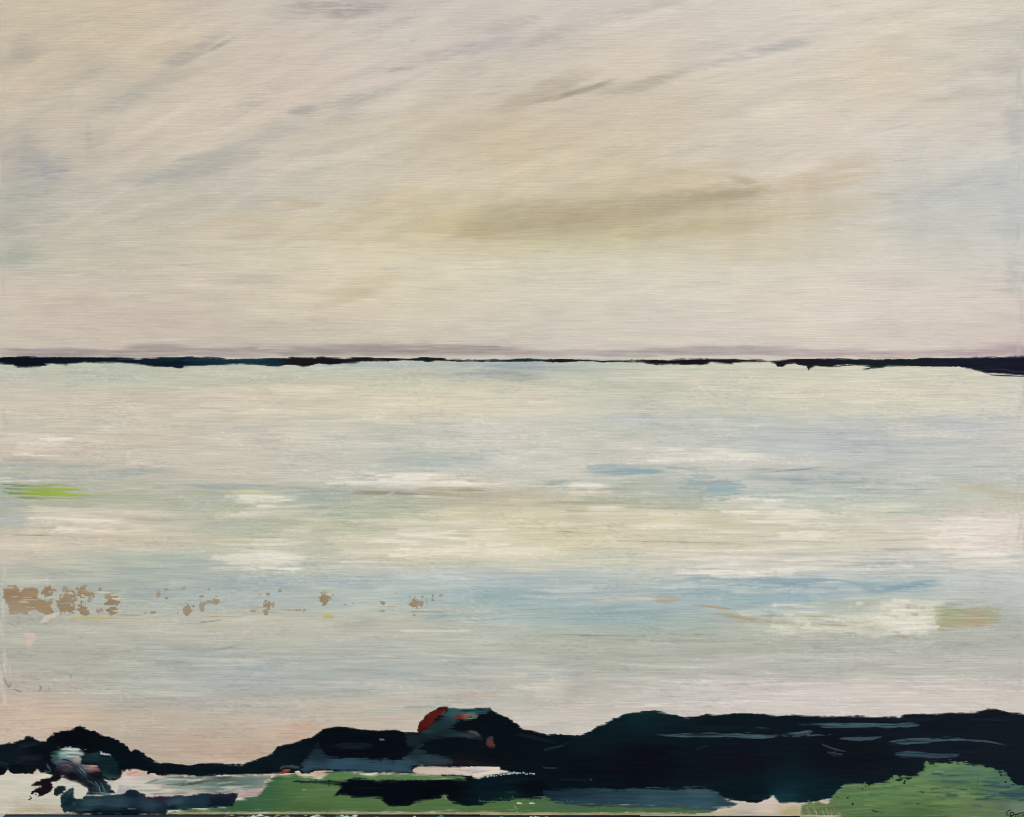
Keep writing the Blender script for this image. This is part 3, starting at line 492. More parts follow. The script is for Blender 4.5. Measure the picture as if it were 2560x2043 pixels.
blue1 = patch('blue_patch', [(1715,1192),(1760,1186),(1800,1196),(1850,1205),(1860,1222),(1838,1240),(1812,1254),(1780,1250),(1740,1238),(1760,1225),(1724,1214),(1718,1202)], [(1760,1200,(146,168,172)),(1820,1240,(130,162,172)),(1800,1220,(138,166,172))],
      'ragged dusty blue patch right of centre on the water', q, rough=9, rs=14, streak=16, soft=2.5, t=.06, vary=6, feather=30, op=.7)
sweep('blue_patch', [(1490,1178),(1560,1178),(1650,1176),(1668,1177)], [10,20,20,8], [(1500,1178,(160,178,176)),(1560,1178,(140,164,170)),(1650,1177,(136,164,172))], 'smooth dusty blue dash above the middle of the water', q, dry=.55, t=.05, op=.7, thin=.8)
sweep('blue_patch', [(1362,1212),(1410,1212),(1438,1208)], [8,20,12], (150,172,174), 'small faded blue dab on the water', q, dry=.7, t=.05, op=.55)
for nm, pts, w, c in [('faint blue line rising from the blue patch', [(1880,1181),(1960,1177),(2070,1168)], [3,6,3], (134,152,158)),
                      ('blue streak high in the lower blue band', [(1820,1450),(1960,1452),(2080,1450),(2180,1460)], [8,14,12,6], (138,162,172)),
                      ('bright blue flick ending the blue band', [(2190,1475),(2260,1464),(2335,1454)], [8,14,8], (130,158,170))]:
    sweep('brush_stroke', pts, w, c, nm, q, dry=.5, t=.06, op=.75)
for nm, pts, w, c in [('long ochre line crossing the blue band', [(1335,1491),(1400,1494),(1465,1500)], [4,5,3], (180,166,134)), ('ochre smudge on the blue band', [(1622,1495),(1660,1499),(1705,1497)], [10,22,12], (170,160,138)),
                      ('rust ochre streak sloping down to the right', [(1740,1512),(1790,1518),(1860,1526)], [6,10,5], (170,150,122)), ('long rust streak leading into the cream scrapes', [(1770,1530),(1850,1542),(1940,1556)], [6,12,7], (174,153,122)),
                      (None, [(1560,1490),(1600,1489),(1630,1489)], [3,3,3], (176,156,120)), (None, [(1480,1507),(1600,1503),(1640,1509)], [3,3,3], (176,162,134))]:
    sweep('ochre_streak', pts, w, c, nm, q, dry=.45, t=.06, op=.8)
gb = patch('green_patch', [(2340,1514),(2400,1512),(2460,1512),(2500,1518),(2508,1540),(2498,1562),(2440,1576),(2390,1572),(2350,1576),(2338,1550)], [(2355,1530,(138,146,92)),(2400,1540,(150,150,108)),(2430,1528,(166,146,108)),(2440,1560,(172,146,108)),(2480,1530,(150,152,104))],
      'olive green and ochre block at the right of the water', q, rough=5, rs=10, streak=10, soft=3, t=.06, vary=9, feather=30, op=.62, auto=30, aw=(4, 10), al=(20, 60),
      strokes=[E(2420,1545,150,5,0,(196,184,146),op=.7), E(2350,1560,40,20,0,(122,132,84),op=.6)])
# scraped ochre flecks along the left
OCH = (150,135,110)
ob = patch('ochre_block', [(6,1466),(48,1466),(50,1480),(60,1468),(96,1467),(100,1492),(118,1500),(136,1498),(130,1520),(140,1534),(118,1540),(90,1526),(80,1540),(50,1534),(20,1540),(22,1518),(8,1500)], [(20,1480,(148,130,104)),(90,1500,(152,132,102)),(50,1530,(156,142,116))],
      'large scraped ochre block at the left edge of the water', q, rough=4, rs=8, streak=4, soft=1.6, t=.1, vary=6, holes=[([(98,1484),(112,1478),(120,1492),(106,1500),(96,1494)], 5), ([(72,1530),(92,1526),(88,1544),(70,1546)], 4), ([(132,1516),(142,1516),(142,1522),(132,1522)], 2)])
for x, y, rx, ry in [(118,1478,18,14),(166,1474,12,9),(170,1496,20,22),(160,1512,18,20),(178,1524,10,12),(205,1480,16,16),(222,1484,16,12),(205,1520,14,15),(214,1530,12,10),(225,1500,7,7),(250,1472,6,4),(268,1483,7,4),(280,1492,20,8),(280,1507,18,11),(280,1527,17,9),(250,1526,8,8),(318,1517,4,2),(397,1485,10,10),
                     (415,1474,6,4),(417,1495,5,3),(383,1532,11,4),(364,1533,4,3),(470,1525,12,15),(484,1514,5,4),(474,1502,5,3),(506,1516,8,13),(523,1505,10,5),(540,1504,12,9),(543,1491,5,4),(505,1490,8,4),(445,1531,3,3),(522,1474,5,3),(670,1485,6,4),(668,1512,14,11),(665,1530,7,9),(683,1511,4,8),(700,1475,5,6),
                     (811,1496,12,16),(826,1497,4,5),(833,1488,4,3),(862,1511,5,3),(882,1508,2,2),(956,1508,7,6),(955,1528,9,4),(1038,1508,16,12),(1054,1510,7,6),(1055,1491,5,4),(1037,1492,4,3),(1025,1492,4,3),(1081,1500,4,3),(1102,1489,6,4),(989,1483,3,2),(745,1525,12,3),(760,1526,4,5),(1035,1537,5,3),(633,1527,9,3),(460,1470,6,5),(650,1486,4,3),(1066,1505,2,8),(1082,1490,3,5)]:
    big = rx * ry > 110
    blob('ochre_fleck', x, y, rx, ry, OCH if big else (154,145,126), None, q, rough=min(rx, ry) * .75, n=7 if big else 9, streak=3.2 if big else 1.4)
for pts, w in [([(225,1536),(330,1538),(470,1541)], 3), ([(470,1543),(560,1541),(620,1542)], 4), ([(540,1521),(640,1520),(690,1518)], 2.5), ([(560,1530),(640,1531),(720,1533)], 3), ([(690,1522),(760,1528),(790,1534)], 3), ([(930,1524),(990,1526),(1080,1530)], 3), ([(1000,1532),(1060,1530),(1180,1533)], 2.5),
               ([(940,1517),(1000,1516)], 2.5), ([(1130,1548),(1200,1552)], 2.5)]:
    sweep('ochre_streak', pts, w, (166,148,116), None, q, dry=.3, t=.06, soft=1.2)
blob('yellow_dab', 820, 1541, 17, 7, (186,184,130), 'pale yellow green dab under the ochre flecks', q); blob('yellow_dab', 812, 1482, 8, 4, (170,164,110), None, q); blob('yellow_dab', 230, 1545, 60, 6, (176,172,134), None, q)
for i in range(34):      # pale paint dragged back over the ochre
    x = RNG.uniform(20, 300); y = RNG.uniform(1470, 1542); l = RNG.uniform(10, 46)
    sweep('pale_drag', [(x, y), (x + l * .5, y + RNG.uniform(-1.5, 1.5)), (x + l, y + RNG.uniform(-2, 2))], RNG.uniform(2, 5), [(196,192,178),(186,184,166),(204,198,184)][i % 3], None, q, dry=.6, t=.05, soft=1.3, op=.85)
# chipped paint at the left edge
for pts, w, c in [([(14,1554),(40,1566),(60,1568),(80,1578),(94,1586)], 3.5, (122,122,112)), ([(10,1690),(14,1705),(22,1716),(28,1708)], 7, (128,118,108)), ([(34,1722),(46,1728),(56,1728)], 4, (140,132,120)), ([(96,1712),(104,1718),(98,1728)], 5, (144,140,130)), ([(120,1704),(124,1716),(122,1728)], 4, (148,142,132)),
                  ([(172,1684),(180,1690),(176,1696)], 3, (120,118,108)), ([(66,1730),(76,1716)], 3, (140,134,124))]:
    sweep('paint_chip', pts, w, c, None, q, dry=.1, t=.08, soft=1.3)
sweep('impasto_ridge', [(8,1650),(12,1680),(14,1700)], [5,7,5], (206,200,186), 'vertical ridge of pale paint at the left edge', q, dry=.2, t=.3)
sweep('impasto_ridge', [(24,1660),(26,1690)], [5,4], (204,198,186), None, q, dry=.2, t=.3)
sweep('impasto_ridge', [(168,1008),(190,1009),(245,1014)], [3,5,3], (218,208,192), 'bright raised ridge of cream paint in the upper water', q, dry=.1, t=.4)
patch('cream_scrape', [(104,1548),(120,1536),(140,1532),(150,1536),(130,1550),(110,1558),(100,1560)], (200,192,178), 'pale scrape below the ochre block', q, rough=3, rs=6, streak=2, soft=1.6, t=.12)
patch('cream_scrape', [(60,1582),(84,1582),(96,1596),(86,1606),(76,1620),(64,1614)], (202,188,174), None, q, rough=4, rs=6, streak=3, soft=1.6, t=.12)

# --- hills
HT = [(-16,1862),(0,1862),(22,1856),(31,1858),(46,1851),(60,1846),(63,1841),(84,1838),(89,1847),(104,1852),(114,1854),(120,1844),(133,1831),(148,1828),(160,1826),(178,1823),(200,1812),(214,1818),(222,1826),(237,1826),(249,1835),(274,1840),(297,1852),(319,1865),(327,1880),(333,1874),
      (344,1873),(364,1886),(389,1902),(401,1907),(426,1908),(444,1911),(471,1912),(500,1909),(543,1907),(574,1910),(604,1910),(622,1904),(644,1898)]
left_hill = patch('dark_hill', HT + [(668,1890),(690,1905),(690,1931),(659,1933),(619,1938),(552,1938),(508,1941),(433,1939),(404,1941),(395,1938),(377,1932),(367,1939),(368,1929),(344,1924),(319,1926),(306,1930),(304,1944),(284,1952),(255,1948),(215,1938),(160,1936),(140,1940),
     (120,1936),(101,1932),(93,1923),(89,1929),(83,1936),(47,1934),(33,1935),(25,1931),(21,1922),(13,1934),(0,1940),(-16,1942)],
     [(40,1890,(10,24,30)),(100,1880,(5,12,20)),(200,1845,(4,9,16)),(300,1890,(5,14,22)),(400,1920,(6,16,24)),(550,1922,(7,18,26)),(650,1915,(8,20,28)),(30,1925,(6,12,20)),(70,1900,(14,18,26))],
     'near-black wooded hill at the lower left', ROOT, rough=2.4, rs=7, streak=1.5, soft=1.6, t=.3, vary=3, auto=60, ajit=4, aang=-10,
     strokes=[E(75,1862,60,14,10,(26,42,48),op=.6), E(80,1895,70,18,6,(36,38,42),op=.5), E(50,1905,26,8,0,(40,30,36),op=.5), E(10,1910,30,14,-20,(28,54,64),op=.6), E(180,1850,120,12,4,(3,6,12),op=.6), E(380,1905,60,5,-25,(30,40,46),op=.4)])
MT = [(640,1899),(667,1889),(683,1880),(688,1870),(704,1861),(733,1856),(756,1847),(778,1843),(793,1831),(808,1822),(830,1817),(852,1815),(874,1819),(904,1823),(946,1826),(998,1823),(1011,1831),(1043,1829),(1047,1808),(1063,1789),(1085,1775),(1100,1766),(1132,1769),(1160,1771),(1197,1769),(1224,1769),(1230,1776),(1249,1784),
      (1271,1796),(1294,1808),(1304,1820),(1331,1826),(1369,1836),(1402,1835),(1446,1839)]
mid_hill = patch('dark_hill', MT + [(1463,1860),(1463,1980),(1370,1976),(1300,1966),(1190,1955),(1130,1945),(1090,1940),(1040,1935),(900,1930),(760,1935),(690,1934),(640,1936)],
     [(700,1890,(8,20,28)),(850,1830,(4,10,17)),(860,1870,(6,10,18)),(960,1850,(4,10,18)),(1100,1870,(4,14,20)),(1250,1850,(5,14,20)),(1380,1900,(5,16,22)),(1440,1900,(6,16,24)),(1120,1910,(16,20,26))],
     'dark middle hill carrying the red patch on its summit', ROOT, rough=1.8, rs=7, streak=1.5, soft=1.6, t=.3, vary=3, auto=90, ajit=4, aang=0,
     strokes=[E(1150,1905,120,10,0,(40,26,28),op=.6), E(1220,1912,110,6,-4,(64,44,40),op=.6), E(1390,1868,60,7,12,(34,58,60),op=.6), E(1430,1858,50,8,0,(24,44,50),op=.5), E(1340,1845,120,12,-12,(16,34,38),op=.6), E(1390,1920,70,3,-2,(70,82,82),op=.7), E(955,1849,16,5,0,(110,124,130),op=.8)])
RT = [(1420,1838),(1446,1839),(1463,1833),(1478,1826),(1491,1816),(1519,1803),(1537,1794),(1565,1784),(1602,1778),(1640,1777),(1674,1783),(1696,1788),(1709,1793),(1734,1791),(1767,1785),(1813,1784),(1860,1782),(1911,1784),(1930,1788),(1971,1785),(1986,1784),(2021,1789),(2060,1790),(2101,1790),(2145,1788),(2180,1791),(2250,1791),(2259,1786),
      (2301,1784),(2363,1782),(2398,1781),(2442,1779),(2474,1772),(2490,1772),(2521,1780),(2592,1787)]
right_hill = patch('dark_hill', RT + [(2592,1975),(2540,1970),(2400,1960),(2300,1960),(2100,1985),(2080,1996),(2040,2004),(1995,2009),(1947,2008),(1934,1988),(1919,1998),(1893,2008),(1850,2004),(1822,2001),(1780,1985),(1500,1985),(1340,1990),(1250,2000),(1250,1955),(1350,1945),(1420,1900)],
     [(1500,1830,(7,24,30)),(1600,1786,(10,32,38)),(1600,1900,(8,12,20)),(1450,1930,(6,16,24)),(1800,1795,(8,22,28)),(1850,1900,(12,16,26)),(2100,1900,(12,16,24)),(2400,1800,(14,22,30)),(2450,1870,(16,24,32)),(1880,1990,(6,22,28)),(1960,1998,(14,44,50)),(2050,1990,(10,30,38)),(2540,1940,(14,24,32))],
     'long near-black hill filling the lower right', ROOT, rough=1.6, rs=8, streak=1.8, soft=1.7, t=.3, vary=3.5, auto=170, ajit=4, aw=(6, 18), al=(60, 220),
     strokes=[E(1590,1786,160,14,0,(14,40,46),op=.6), E(1720,1800,120,12,0,(14,34,40),op=.5), E(1820,1822,120,16,0,(12,30,34),op=.5), E(2300,1798,160,10,2,(30,50,56),op=.35), E(2480,1800,120,6,-3,(44,54,60),op=.35), E(1760,1867,40,6,20,(36,44,50),op=.5), E(1440,1950,120,4,-3,(40,48,54),op=.5), E(1478,1949,6,5,0,(120,130,130),op=.9),
              E(1960,1993,70,18,0,(20,58,62),op=.6), E(2060,1976,90,6,8,(24,44,56),op=.5), E(1560,1930,300,20,0,(8,8,14),op=.5), E(2330,1850,60,30,0,(24,18,28),op=.3)])

# --- slate blue clouds dragged over the right hill
for pts, w, c, nm in [([(1640,1837),(1720,1839),(1800,1838),(1870,1840),(1950,1840)], [6,11,16,17,11], (62,86,94), 'long slate blue streak over the left of the right hill'),
                  ([(1950,1838),(1990,1836),(2030,1830),(2034,1822)], [10,12,10,8], (64,86,96), 'slate hook joining the two long streaks'),
                  ([(1996,1811),(2060,1814),(2140,1814),(2230,1814),(2290,1810),(2304,1812)], [6,13,15,14,16,4], (58,84,94), 'upper slate blue streak on the right hill'),
                  ([(2010,1840),(2060,1838),(2085,1836)], [6,7,4], (64,76,86), None), ([(2100,1846),(2150,1847),(2200,1844)], [5,16,5], (52,72,82), 'short slate smudge in the middle of the right hill'),
                  ([(2210,1858),(2270,1853),(2330,1852),(2400,1848),(2460,1853),(2520,1862)], [8,17,14,14,10,5], (58,82,90), 'arched slate streak toward the right end of the hill'),
                  ([(2230,1888),(2270,1885),(2330,1890),(2390,1888)], [8,26,20,8], (48,70,82), 'broad slate smudge above the green mound'),
                  ([(2060,1880),(2085,1885),(2105,1886)], [6,14,6], (42,60,68), None), ([(2055,1862),(2080,1872),(2110,1878)], [4,6,4], (50,58,66), None), ([(2150,1890),(2200,1894),(2250,1896)], [3,4,3], (56,62,72), None), ([(1862,1825),(1890,1821),(1930,1823)], [4,7,4], (46,58,64), None)]:
    sweep('brush_stroke', pts, w, c, nm, right_hill, dry=.38, t=.1, fade=.1, thin=.7)
sweep('brush_stroke', [(2300,1902),(2360,1900),(2420,1894)], [2.5,3,2], (92,104,112), None, right_hill, dry=.2, t=.1)

# --- slate blue bank under the middle hill
bank = patch('slate_bank', [(753,1910),(763,1898),(772,1882),(781,1871),(788,1860),(796,1853),(806,1870),(816,1888),(852,1895),(874,1891),(919,1897),(928,1898),(961,1894),(983,1901),(1004,1899),(1019,1885),(1037,1870),(1050,1858),(1060,1862),(1050,1874),(1085,1886),(1113,1890),(1134,1898),(1132,1914),(1085,1916),(1058,1913),(1037,1919),(1026,1932),(974,1932),
      (919,1934),(852,1928),(790,1925),(778,1929),(768,1934),(756,1932),(750,1922)],
      [(790,1862,(14,28,37)),(800,1885,(26,44,54)),(770,1920,(46,68,82)),(850,1912,(48,74,90)),(960,1915,(46,72,88)),(1000,1915,(48,74,88)),(1040,1880,(26,44,48)),(1070,1895,(36,56,62)),(1115,1902,(40,54,62))],
      'slate blue bank below the middle hill', mid_hill, rough=3, rs=8, streak=3, soft=2, t=.08, vary=4, auto=40, ajit=5, feather=9)
sweep('brush_stroke', [(826,1872),(850,1865),(900,1864),(950,1868)], [6,18,20,8], (12,26,34), None, mid_hill, dry=.4, t=.08)
# the headland with its red face
head = patch('teal_headland', [(1044,1829),(1052,1818),(1070,1812),(1090,1798),(1104,1788),(1120,1768),(1160,1771),(1200,1768),(1226,1768),(1226,1778),(1200,1790),(1180,1800),(1150,1802),(1136,1812),(1130,1824),(1150,1828),(1180,1828),(1200,1838),(1215,1850),(1205,1852),(1170,1846),(1120,1846),(1080,1850),(1056,1864),(1040,1874),(1020,1870),(1010,1850),(1012,1836)],
      [(1070,1826,(32,50,52)),(1060,1845,(16,32,37)),(1110,1815,(26,46,50)),(1150,1775,(46,80,86)),(1200,1776,(30,70,80)),(1215,1772,(60,104,110)),(1190,1794,(108,122,112)),(1100,1835,(18,36,40)),(1190,1836,(36,48,50)),(1030,1860,(20,34,40))],
      'grey teal headland rising to the flat summit', mid_hill, rough=3, rs=7, streak=3, soft=1.8, t=.08, vary=6, feather=10, auto=46, ajit=7, aw=(4, 10), al=(14, 46), aang=18, strokes=[E(1180,1776,80,8,2,(30,84,96),op=.7), E(1175,1796,46,8,22,(128,136,122),op=.7), E(1060,1862,26,4,40,(90,108,104),op=.6)])
red = patch('red_patch', [(1043,1829),(1047,1808),(1063,1790),(1085,1775),(1110,1763),(1120,1767),(1117,1779),(1102,1790),(1089,1798),(1082,1812),(1063,1825),(1048,1830)], [(1055,1815,(76,22,17)),(1075,1795,(80,25,18)),(1105,1772,(72,26,20)),(1060,1825,(58,18,16))],
      'deep red slope on the summit of the middle hill', mid_hill, rough=2.6, rs=6, streak=2, soft=1.5, t=.22, vary=6, feather=5, strokes=[E(1108,1782,28,4,45,(120,96,80),op=.7), E(1076,1808,30,5,42,(82,30,24),op=.6)])
patch('red_patch', [(1137,1786),(1174,1783),(1179,1789),(1158,1800),(1139,1797)], [(1145,1792,(98,42,36)),(1172,1788,(138,92,78))], 'small brick red dab right of the deep red slope', mid_hill, rough=2.5, rs=6, streak=2, soft=2, t=.14, vary=8, feather=7)
patch('red_patch', [(1215,1844),(1234,1840),(1238,1870),(1222,1870),(1214,1858)], [(1225,1848,(70,54,58)),(1230,1864,(84,46,44))], 'dull red dab low on the middle hill', mid_hill, rough=2.5, rs=6, streak=2, soft=2, t=.12, vary=7, feather=7)
sweep('brush_stroke', [(1170,1828),(1190,1832),(1202,1842)], [5,8,5], (70,66,72), None, mid_hill, dry=.4, t=.08)
sweep('brush_stroke', [(1130,1822),(1140,1810),(1158,1803)], [3,4,3], (112,130,128), None, mid_hill, dry=.3, t=.08)
sweep('brush_stroke', [(1096,1765),(1070,1778),(1058,1792)], [5,5,3], (88,106,104), 'grey green edge above the deep red slope', mid_hill, dry=.4, t=.08)

# --- fields and shore of the foreground
field1 = patch('green_field', [(420,2030),(470,2022),(560,2012),(596,1996),(640,1990),(650,1975),(668,1950),(690,1936),(740,1934),(764,1941),(800,1942),(834,1928),(880,1927),(940,1936),(1028,1932),(1070,1938),(1150,1938),(1182,1946),(1260,1975),(1300,1986),(1360,1986),(1430,2000),(1530,2006),(1656,2008),(1730,2012),(1800,2020),(1776,2034),(1700,2037),(1300,2035),(600,2034),(420,2035)],
      [(470,2026,(66,96,62)),(600,2010,(58,94,66)),(660,1980,(62,98,68)),(680,1945,(56,94,64)),(720,1960,(74,108,66)),(780,1990,(84,112,68)),(760,2020,(72,104,62)),(880,1935,(88,122,76)),(1000,1940,(84,118,76)),(1100,1942,(88,122,78)),(940,2010,(82,112,68)),(1060,2020,(82,112,68)),(1250,2015,(80,110,66)),(1400,2022,(72,104,70)),(1600,2026,(74,104,70))],
      'green meadow along the bottom of the painting', ROOT, rough=2.4, rs=8, streak=5, soft=2.4, t=.12, vary=6, feather=8, auto=130, ajit=6, aw=(5, 14), al=(40, 160), strokes=[E(810,1975,110,4,0,(110,134,92),op=.5), E(760,1975,12,5,0,(150,170,130),op=.7), E(1090,2018,260,5,1,(98,124,70),op=.5)])
pool = patch('pale_pool', [(297,1966),(306,1942),(305,1926),(340,1924),(366,1930),(380,1940),(440,1938),(510,1942),(600,1938),(680,1936),(668,1955),(655,1985),(640,1992),(590,1994),(560,1988),(520,1984),(480,1992),(420,1996),(330,1990),(280,1988)],
      [(320,1950,(206,200,190)),(340,1930,(206,170,156)),(360,1965,(196,196,184)),(400,1978,(200,190,176)),(430,1950,(120,142,132)),(480,1945,(60,84,76)),(470,1965,(134,152,142)),(560,1948,(74,90,86)),(560,1968,(108,132,122)),(620,1960,(96,120,112)),(640,1984,(168,150,142)),(600,1988,(180,158,152)),(480,1985,(190,180,164)),(300,1980,(168,168,172))],
      'pale grey green pool behind the dark bank at the lower left', ROOT, rough=2.4, rs=8, streak=3, soft=2, t=.12, vary=8, feather=7, auto=50, ajit=9, aw=(4, 9), al=(30, 120),
      strokes=[E(335,1932,34,6,12,(196,92,84),op=.8), E(430,1948,120,8,4,(48,74,66),op=.7,bow=4), E(470,1957,150,5,7,(66,76,66),op=.7), E(530,1950,130,6,10,(58,72,64),op=.6), E(490,1950,46,7,4,(196,184,172),op=.8), E(480,1961,80,4,5,(60,60,52),op=.6), E(345,1962,110,5,-1,(216,208,198),op=.8), E(350,1970,120,5,-2,(210,200,186),op=.8), E(620,1972,70,4,3,(190,182,172),op=.7), E(420,1985,120,8,-2,(200,180,168),op=.6), E(400,1958,60,3,0,(120,124,120),op=.5)] + [E(RNG.uniform(320,660), RNG.uniform(1945,1986), RNG.uniform(40,130), RNG.uniform(3,6), RNG.normal(3,3), [(92,116,108),(196,196,186),(140,156,146),(206,198,186),(70,92,86)][i % 5] if i % 2 else [(206,202,192),(120,140,130)][i % 3 % 2], op=.6, dry=.6) for i in range(34)])
sweep('brush_stroke', [(592,1990),(625,1986),(656,1980)], [10,9,5], (178,150,148), 'mauve pink stroke between the pool and the meadow', pool, dry=.4, t=.12)
strip = patch('hedge', [(729,1955),(743,1950),(763,1953),(793,1949),(822,1950),(852,1953),(875,1945),(897,1944),(937,1948),(993,1949),(1067,1950),(1085,1946),(1122,1946),(1160,1946),(1169,1939),(1178,1941),(1184,1948),(1206,1946),(1234,1940),(1271,1935),(1300,1933),(1360,1940),(1375,1970),(1362,1996),(1299,2000),(1252,2003),(1224,2007),(1206,2013),(1174,2017),(1141,2013),(1122,2003),
      (1113,1992),(1095,1998),(1057,2003),(1030,2012),(1004,2014),(989,2017),(970,2016),(957,2005),(954,1998),(918,1997),(879,1996),(867,1988),(849,1988),(836,1992),(833,1990),(845,1978),(852,1969),(845,1965),(819,1964),(778,1959),(756,1957)],
      [(780,1954,(10,34,40)),(860,1975,(4,10,18)),(950,1975,(3,8,16)),(1100,1975,(2,7,14)),(1250,1960,(6,22,30)),(1330,1970,(5,12,20)),(1270,1998,(8,34,36))],
      'black hedge strip lying across the green meadow', ROOT, rough=2.4, rs=7, streak=2, soft=1.6, t=.2, vary=3, feather=7, auto=50, ajit=3, strokes=[E(930,1971,70,3,0,(30,34,46),op=.6), E(1210,1983,26,4,20,(40,36,46),op=.6), E(1280,1980,30,3,0,(60,66,74),op=.6)])
sweep('brush_stroke', [(1108,1988),(1115,1996),(1118,2002)], [7,5,3], (178,182,164), 'small white fleck under the black hedge', strip, dry=.2, t=.12)
cream = patch('cream_sandbank', [(1028,1931),(1037,1918),(1054,1912),(1085,1915),(1122,1918),(1178,1916),(1215,1916),(1249,1917),(1253,1924),(1280,1930),(1298,1929),(1298,1933),(1254,1934),(1225,1939),(1197,1947),(1184,1946),(1178,1941),(1167,1940),(1132,1937),(1067,1939),(1045,1936)],
      [(1050,1925,(196,180,164)),(1100,1926,(200,186,170)),(1150,1925,(204,194,182)),(1190,1925,(190,186,182)),(1240,1922,(218,206,190)),(1200,1940,(216,208,190)),(1280,1931,(190,196,186))],
      'cream sandbank between the slate bank and the black hedge', ROOT, rough=1.4, rs=6, streak=1.4, soft=1.5, t=.22, vary=5, strokes=[E(1170,1927,80,4,-6,(140,140,142),op=.7), E(1200,1930,70,3,10,(122,124,128),op=.6), E(1215,1922,60,4,6,(206,200,194),op=.7), E(1180,1936,110,4,6,(226,216,198),op=.8), E(1140,1918,40,4,-6,(140,70,58),op=.4)])
for i in range(26):
    x = 1196 + i * 5.6 + RNG.uniform(-1.5, 1.5); y = 1944 - (x - 1196) * .13 + max(0, x - 1290) * .22 + RNG.uniform(-1.5, 1.5)
    blob('paint_fleck', x, y, RNG.uniform(2.2, 3.4), RNG.uniform(1.8, 2.8), (150,176,176), None, cream, t=.1)
patch('cream_sandbank', [(736,1930),(748,1927),(755,1935),(768,1937),(786,1927),(808,1925),(836,1927),(808,1935),(793,1941),(763,1941),(748,1938)], [(745,1933,(210,196,172)),(800,1930,(200,174,148)),(770,1938,(208,202,180))], 'small cream sandbank at the left end of the slate bank', ROOT, rough=1.4, rs=6, streak=1.2, soft=1.5, t=.2, vary=5)
sweep('cream_sandbank', [(898,1936),(925,1936),(948,1935)], [4,6,3], (206,204,176), 'thin cream sliver between the slate bank and the meadow', ROOT, dry=.1, t=.16)
patch('red_roof', [(683,1934),(704,1926),(713,1922),(728,1923),(725,1931),(707,1935)], [(690,1931,(78,66,74)),(712,1928,(146,64,52)),(722,1926,(130,70,58))], 'small red roof at the left edge of the meadow', ROOT, rough=1.5, rs=6, streak=1.5, soft=1.6, t=.18, vary=6)
patch('grey_dab', [(700,1918),(712,1912),(735,1910),(752,1914),(746,1922),(728,1921),(712,1920),(700,1924)], (54,74,74), 'grey green dab above the small red roof', ROOT, rough=2, rs=6, streak=2, soft=2, t=.1, vary=7)
# right: slate water, cream beach, green mound
slate = patch('slate_water', [(1357,1975),(1390,1971),(1480,1968),(1560,1971),(1640,1969),(1693,1970),(1715,1967),(1748,1968),(1778,1970),(1795,1979),(1810,1992),(1828,2003),(1846,2008),(1832,2019),(1804,2024),(1767,2026),(1730,2024),(1656,2020),(1528,2018),(1463,2016),(1426,2012),(1380,2005),(1360,1998)],
      [(1380,1985,(24,42,52)),(1450,1985,(28,50,60)),(1460,2005,(38,62,76)),(1560,1990,(40,64,74)),(1640,2005,(50,78,90)),(1740,1975,(60,86,92)),(1760,2005,(54,84,96)),(1810,2010,(40,68,78)),(1700,1990,(48,74,86))],
      'slate blue pool in front of the right hill', ROOT, rough=2.4, rs=8, streak=3, soft=2, t=.1, vary=6, feather=7, auto=70, ajit=6, aw=(4, 9), al=(40, 140))
beach = patch('cream_beach', [(1776,2030),(1800,2025),(1824,2021),(1845,2012),(1862,2007),(1893,2008),(1915,2002),(1930,1996),(1940,2000),(1946,2008),(1990,2010),(2000,2015),(2010,2042),(1780,2042)],
      [(1800,2032,(196,184,152)),(1860,2020,(200,188,172)),(1920,2010,(206,198,186)),(1960,2016,(204,188,168)),(1970,2028,(178,168,124)),(1860,2036,(176,172,158)),(1920,2024,(210,198,180))],
      'cream beach between the slate pool and the green mound', ROOT, rough=2, rs=6, streak=1.6, soft=1.7, t=.2, vary=6, auto=26, ajit=7, aw=(4, 8), al=(20, 70))
